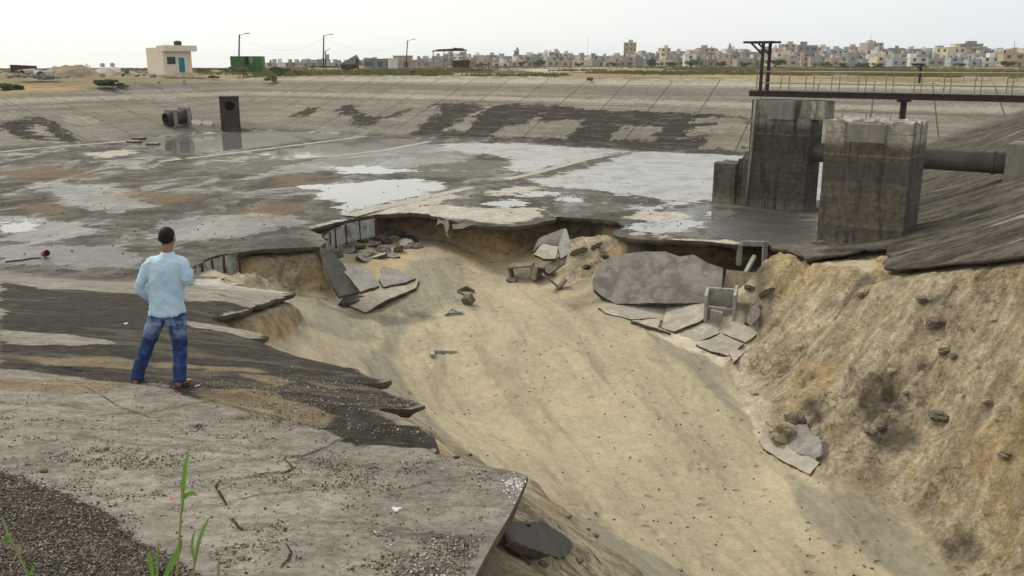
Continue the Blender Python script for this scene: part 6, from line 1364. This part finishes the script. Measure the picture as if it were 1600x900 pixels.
# flakes of shell, grit and dry leaves
N = 420000; rr_ = np.exp(rng.uniform(math.log(2.6), math.log(17), N)); aa = np.radians(rng.uniform(-33, 6, N)); lx_, ly_ = rr_*np.sin(aa), rr_*np.cos(aa)
inn = ~pip(lx_, ly_, EXY) & (segdist(lx_, ly_, EXY) > .06); lx_, ly_ = lx_[inn], ly_[inn]
Lm = sdf_polys(lx_, ly_, POLY['L'], at_B)
fld = fbm(lx_*.9, ly_*.9, 201, 5, .6)+.5*fbm(lx_*5, ly_*5, 207, 3)
dn = (np.clip((fld-.12)*1.5, 0, 1)*.75+.02)*smooth(13, 7, np.hypot(lx_, ly_)); dn += smooth(-.5, .4, Lm+fld*.8)*.85
kp = rng.uniform(0, 1, len(lx_)) < dn; lx_, ly_ = lx_[kp], ly_[kp]; n = len(lx_); rd = np.hypot(lx_, ly_)
sz = (.0026+.0075*rng.uniform(0, 1, n)**3)*(1+rd*.03); zz_ = surf_z(lx_, ly_)
C3 = np.stack([lx_, ly_, zz_+sz*.35], 1); n3 = np.stack([rng.normal(size=n)*.45, rng.normal(size=n)*.45, np.ones(n)], 1); n3 /= np.linalg.norm(n3, axis=1)[:, None]
t1 = np.cross(n3, rng.normal(size=(n, 3))); t1 /= np.linalg.norm(t1, axis=1)[:, None]; t2 = np.cross(n3, t1); s3 = sz[:, None]
asp = rng.uniform(.35, 1, (n, 1)); V4 = np.stack([C3+t1*s3, C3+t2*s3*asp, C3-t1*s3*.8, C3-t2*s3*asp], 1); V8 = np.concatenate([V4, V4-n3[:, None]*s3[:, None]*.5], 1).reshape(-1, 3)
q8 = np.arange(n)[:, None]*8; Fq = np.concatenate([q8+np.array([[0, 1, 2, 3]]), q8+np.array([[0, 4, 5, 1]]), q8+np.array([[1, 5, 6, 2]]), q8+np.array([[2, 6, 7, 3]]), q8+np.array([[3, 7, 4, 0]])]).astype(np.int32)
g = G('shell_grit'); at_ = g.attr('tone'); cc1 = g.mix(g.ss(at_, .30, .36), c(.045, .036, .028), c(.15, .12, .082)); cc1 = g.mix(g.ss(at_, .60, .64), cc1, c(.30, .25, .18)); cc1 = g.mix(g.ss(at_, .93, .95), cc1, c(.50, .46, .40)); M['grit'] = g.done(cc1, .8)
tag(link_mesh('shell_litter', V8, Fq, M['grit'], attrs={'tone': np.repeat(rng.uniform(0, 1, n)*np.where(Lm[kp] > -.3, .66, 1), 8)}), 'dark and pale shell grit and leaf litter scattered over the near slope', 'litter', kind='stuff')
# clots of dark litter
N = 200; xs = rng.uniform(-6, 1, N*3); ys = rng.uniform(2.8, 9, N*3); LmC = sdf_polys(xs, ys, POLY['L'], at_B); kk = (~pip(xs, ys, EXY)) & (segdist(xs, ys, EXY) > .1) & ((LmC > -.3) | (fbm(xs*.9, ys*.9, 201, 5, .6) > .22)); xs, ys = xs[kk][:N], ys[kk][:N]; zs = surf_z(xs, ys)
cs = []
for i in range(len(xs)):
    k_ = int(rng.integers(25, 90)); r_ = rng.uniform(.02, .07); v = rng.normal(size=(k_, 3))*[r_, r_, r_*.28]; cs.append(np.array([xs[i], ys[i], zs[i]+.006])+np.abs(v)*[1, 1, 1]*np.sign(v)*[1, 1, 0]+np.abs(v)*[0, 0, 1])
V, F = leaves(np.concatenate(cs), .008, rng); M['mulch'] = mat_leaf('dark_mulch', (.028, .022, .016), (.06, .048, .034)); tag(link_mesh('leaf_mulch', V, F.astype(np.int32), M['mulch']), 'clots of dark leaf mulch on the near slope', 'litter', kind='stuff')
# grit on far parts of the floor and on the sand
N = 1500; pts = []
for i in range(N):
    px, py = rng.uniform(0, 1180), rng.uniform(250, 520); 
    q = at_z(px, py, 0)
    if float(B(q[0], q[1])) > .03 : q = None
    pts.append(q)
pts = [p for p in pts if p is not None]; P = np.array(pts); okp = ~pip(P[:, 0], P[:, 1], EXY); P = P[okp][:340]
k_ = len(P); sz = rng.uniform(.02, .07, k_)
m = MB()
for i in range(k_): m.box(P[i]+[0, 0, .02], (sz[i]*1.6, sz[i], sz[i]*.6), axes(rng.uniform(0, 180), rng.uniform(-20, 20), rng.uniform(-20, 20)))
g = G('floor_grit'); M['fgrit'] = g.done(g.mix(g.ss(g.noise(g.pos(), 3, 2), .5, .6), c(.03, .028, .025), c(.4, .38, .34)), .9)
tag(m.build('floor_grit', M['fgrit']), 'small stones and scraps strewn over the basin floor', 'grit', kind='stuff')
# twigs and dark bits on the sand
m = MB(); tw = 0
while tw < 260:
    px, py = rng.uniform(600, 1400), rng.uniform(420, 895); d_ = ray(px, py)
    q = at_S(px, py)
    if not pip(np.array([q[0]]), np.array([q[1]]), EXY)[0]: tw += 1; continue
    q[2] = Spit(q[0], q[1])+.01; L_ = rng.uniform(.02, .10); m.box(q, (L_, .02+.02*rng.uniform(), .02), axes(rng.uniform(0, 180), rng.uniform(-10, 10), rng.uniform(-15, 15))); tw += 1
tag(m.build('sand_litter', M['mulch']), 'dark twigs and crumbs scattered on the washed-out sand', 'litter', kind='stuff')
# red bucket and its drag mark
q = at_z(72, 402, 0); m = MB(); A = axes(35, 70, 0); d3 = np.array([.75, -.55, .25]); d3 /= np.linalg.norm(d3); q = q+ZZ*.17
t = thing('bucket', 'small red bucket lying on its side on the wet floor', 'bucket', q-ZZ*.17)
m.ring(q-d3*.13, q+d3*.13, .135, .12, 20); m.build('shell', mat_plain('red_plastic', (.36, .045, .022), rough=.5, bumps=0, col2=(.22, .03, .018)), t); m = MB(); m.tube([q-d3*.135, q-d3*.12], .125, 20); m.build('bottom', M['rust'], t)
m = MB(); Pd = [at_z(px, py, 0)+ZZ*.02 for px, py in ((8, 410), (20, 408.5), (35, 407), (50, 404.5), (64, 403.5))]; m.tube(Pd, .035, 6); tag(m.build('rope', M['tar'], None, base=Pd[0]), 'dark rope trailing over the floor from the red bucket', 'rope')
for i, (px, py, w, hgt, lab) in enumerate(((218, 218, 1.2, .22, 'white flat block at the far left toe, rearmost of three'), (210, 223, 1.3, .2, 'grey flat block at the far left toe, left of the three'), (240, 226, 1.1, .16, 'pale flat block by the pool edge, right of the three'))):
    q = at_z(px, py, 0); slab3('flat_block', lab, 'block', [q+[-w/2, -.4, hgt], q+[w/2, -.35, hgt], q+[w/2*.9, .4, hgt], q+[-w/2*.8, .45, hgt]], [0, 0, 1], .3, 'slab_pale', .04, 'flat blocks by the corner pool', seed=i+300)
# reeds at the photographer's feet
def blade(m, pxs, yd_, w, tip=True):
    pts = [at_y(p[0], p[1], yd_) for p in pxs]; P = []
    for i in range(len(pts)-1):
        for k in range(6): P.append(pts[i]+(pts[i+1]-pts[i])*k/6)
    P.append(pts[-1]); P = np.array(P)
    for _ in range(3): P[1:-1] = (P[:-2]+2*P[1:-1]+P[2:])/4
    n_ = len(P); vs = []
    for i in range(n_):
        t_ = i/(n_-1); ww = w*(math.sin(math.pi*min(1, .12+t_*.88))**.7 if tip else 1)*1.0+.0004; d_ = P[min(i+1, n_-1)]-P[max(i-1, 0)]; d_ /= np.linalg.norm(d_)+1e-9; a_s = np.cross(d_, [.25, 1, .1]); a_s /= np.linalg.norm(a_s)
        vs += [P[i]-a_s*ww/2, P[i]+np.array([.1, .9, .1])*ww*.22, P[i]+a_s*ww/2]
    m.add(vs, [(3*i+k, 3*i+3+k, 3*i+4+k, 3*i+1+k) for i in range(n_-1) for k in (0, 1)])
def stem(m, pxs, yd_, r): m.tube([at_y(p[0], p[1], yd_) for p in pxs], [r]*(len(pxs)-1)+[r*.6], 7)
def reed(label, yd_, px0, stems, blades):
    b = at_y(px0, 935, yd_); g_ = float(B(b[0], yd_)); t = thing('reed', label, 'reed', (b[0], yd_, g_), 'reeds in the foreground')
    for s_ in stems:
        m = MB(); base = at_y(s_[0][0], s_[0][1], yd_); low = np.array([base[0]-.005, yd_, g_-.02]); pts = [low]+[at_y(p[0], p[1], yd_) for p in s_]; m.tube(pts, [.0042]*(len(pts)-1)+[.0022], 7); m.build('stem', M['reed_stem'], t, smooth_=True)
        for p in s_[1:-1]:
            q = at_y(p[0], p[1], yd_); mm = MB(); mm.tube([q-[0, 0, .004], q+[0, 0, .004]], .0056, 7); mm.build('node', M['reed_stem'], t)
    for bl, w in blades:
        m = MB(); blade(m, bl, yd_, w); m.build('leaf', M['reed'], t, smooth_=True)
reed('tallest reed with a long upright leaf, right of the dark litter', 2.7, 272, [[(276,900),(280,850),(283,800),(286,765)]], [([(284,800),(286,760),(290,725),(295,703)], .016), ([(284,781),(292,773),(302,770),(308,776)], .016), ([(256,905),(268,880),(280,858),(284,842)], .022)])
reed('forked reed with a slanting leaf, right of the tallest reed', 2.75, 303, [[(302,900),(305,870),(308,850)]], [([(305,880),(309,850),(318,826),(328,806)], .012), ([(303,875),(299,855),(302,838),(306,828)], .009)])
reed('short broad reed leaf, left of the tallest reed', 2.65, 238, [], [([(240,915),(237,890),(233,868),(234,861)], .018), ([(236,920),(240,890),(236,872)], .014)])
reed('thin bare reed shoot between the short leaf and the tallest reed', 2.7, 246, [[(246,900),(247,860),(247,842)]], [])
reed('short cut reed stub, rightmost of the reeds', 2.75, 342, [[(341,900),(342,880),(343,862)]], [([(342,866),(339,858),(336,860)], .006)])
reed('bent reed leaning in from the bottom left corner', 2.6, 50, [[(44,900),(30,868),(14,838),(3,808)]], [([(22,850),(12,846),(2,849)], .008), ([(44,900),(50,893),(52,884)], .010)])
# a few bright scraps
M['scrap_o'] = mat_plain('orange_plastic', (.6, .12, .03), bumps=0); M['scrap_w'] = mat_plain('white_scrap', (.7, .68, .65), bumps=0)
for i, (px, py, mt, s_, lab) in enumerate(((268, 781, 'scrap_o', .012, 'tiny orange scrap left of the tallest reed'), (615, 797, 'scrap_w', .02, 'crumpled white scrap on the near slope'), (200, 505, 'scrap_w', .035, 'white scrap on the dark slope left of the man'), (312, 604, 'scrap_w', .03, 'white scrap on the ground right of the man'), (602, 663, 'scrap_o', .02, 'small reddish scrap near the slab edge'))):
    q = at_B(px, py); q[2] = float(surf_z(q[0], q[1])); m = MB(); pts = q+rng.normal(size=(7, 3))*[s_, s_, s_*.15]; pts[:, 2] = np.maximum(pts[:, 2], q[2]+.004); m.add(list(pts)+[q+[0, 0, s_*.5]], [(7, k, (k+1) % 7) for k in range(7)]); tag(m.build('litter_scrap', M[mt], None, base=q), lab, 'scrap')
for i, (px, py, r_) in enumerate(((166,703,.022),(68,738,.028),(214,706,.012),(340,637,.014),(390,690,.008),(240,770,.013))):
    q = at_B(px, py); rock('dirt_clod', ['dark clod on the pale slope between the man and the reeds', 'dark clod at the upper edge of the dark litter', 'small dark clod close to the larger clod below the man', 'dark pebble right below the man on the tan stain', 'tiny pebble above the long crack', 'dark clod just above the litter, left of the tallest reed'][i], 'clod', (q[0], q[1], float(surf_z(q[0], q[1]))+r_*.3), r_, 'earth', (1.2, .9, .6), i+400)
# white shell crust on the projecting corner
pts = [at_B(px, py) for px, py in zip(rng.normal(803, 9, 260), rng.normal(762, 10, 260))]; pts = np.array(pts); okp = ~pip(pts[:, 0], pts[:, 1], EXY); pts = pts[okp]; pts[:, 2] = surf_z(pts[:, 0], pts[:, 1])+.004
V, F = leaves(pts, .011, rng); tag(link_mesh('white_shell_crust', V, F.astype(np.int32), M['scrap_w']), 'white shell crust on the projecting slab corner', 'litter', kind='stuff')

# ------------------------------------------------------------ thin coastal haze
HM = bpy.data.materials.new('haze_air'); HM.use_nodes = True; ht = HM.node_tree; ht.nodes.clear()
ho = ht.nodes.new('ShaderNodeOutputMaterial'); hv = ht.nodes.new('ShaderNodeVolumePrincipled'); hv.inputs['Density'].default_value = .00016; hv.inputs['Color'].default_value = (.93, .95, 1, 1); hv.inputs['Anisotropy'].default_value = .2
ht.links.new(hv.outputs[0], ho.inputs['Volume'])
m = MB(); m.box((0, 1500, 14), (7400, 3240, 50)); tag(m.build('haze', HM), kind='stuff')

# ------------------------------------------------------------ ordinal labels inside look-alike groups
ORD = ['leftmost', 'second from the left', 'third from the left', 'fourth from the left', 'fifth from the left', 'sixth from the left', 'seventh from the left', 'eighth from the left', 'ninth from the left', 'tenth from the left', 'eleventh from the left', 'twelfth from the left', 'thirteenth from the left', 'fourteenth from the left']
def relabel(group, tail):
    os_ = [o for o in COL.objects if o.get('group') == group and o.parent is None]
    def sx(o):
        q = np.array(o.location)-O3; return q[0]/(q[1]*CP-q[2]*SP)
    os_.sort(key=sx)
    for i, o in enumerate(os_): o['label'] = ('rightmost' if i == len(os_)-1 else ORD[i])+' '+tail
relabel('clods on the near bank', 'of the small clods on the bank below the near slab corner')
relabel('rubble heaped in the cavity', 'of the concrete lumps heaped behind the left tilted slabs')
relabel('rubble on the left bank', 'of the pale rubble chunks on the dirt left of the house')
relabel('slab chips left of the sand', 'of the flat broken slab chips behind the left tilted slabs')
relabel('slab chips right of the heap', 'of the flat slab chips right of the open sand head')
seen_ = {}
for o in COL.objects:
    if o.parent is None and o.get('category') == 'building': seen_.setdefault(o['label'], []).append(o)
for k_, v_ in seen_.items():
    if len(v_) > 1:
        v_.sort(key=lambda o: o.location.x/o.location.y)
        for i, o in enumerate(v_): o['label'] = ('rightmost ' if i == len(v_)-1 else ['leftmost ', 'second ', 'third ', 'fourth '][min(i, 3)])+k_
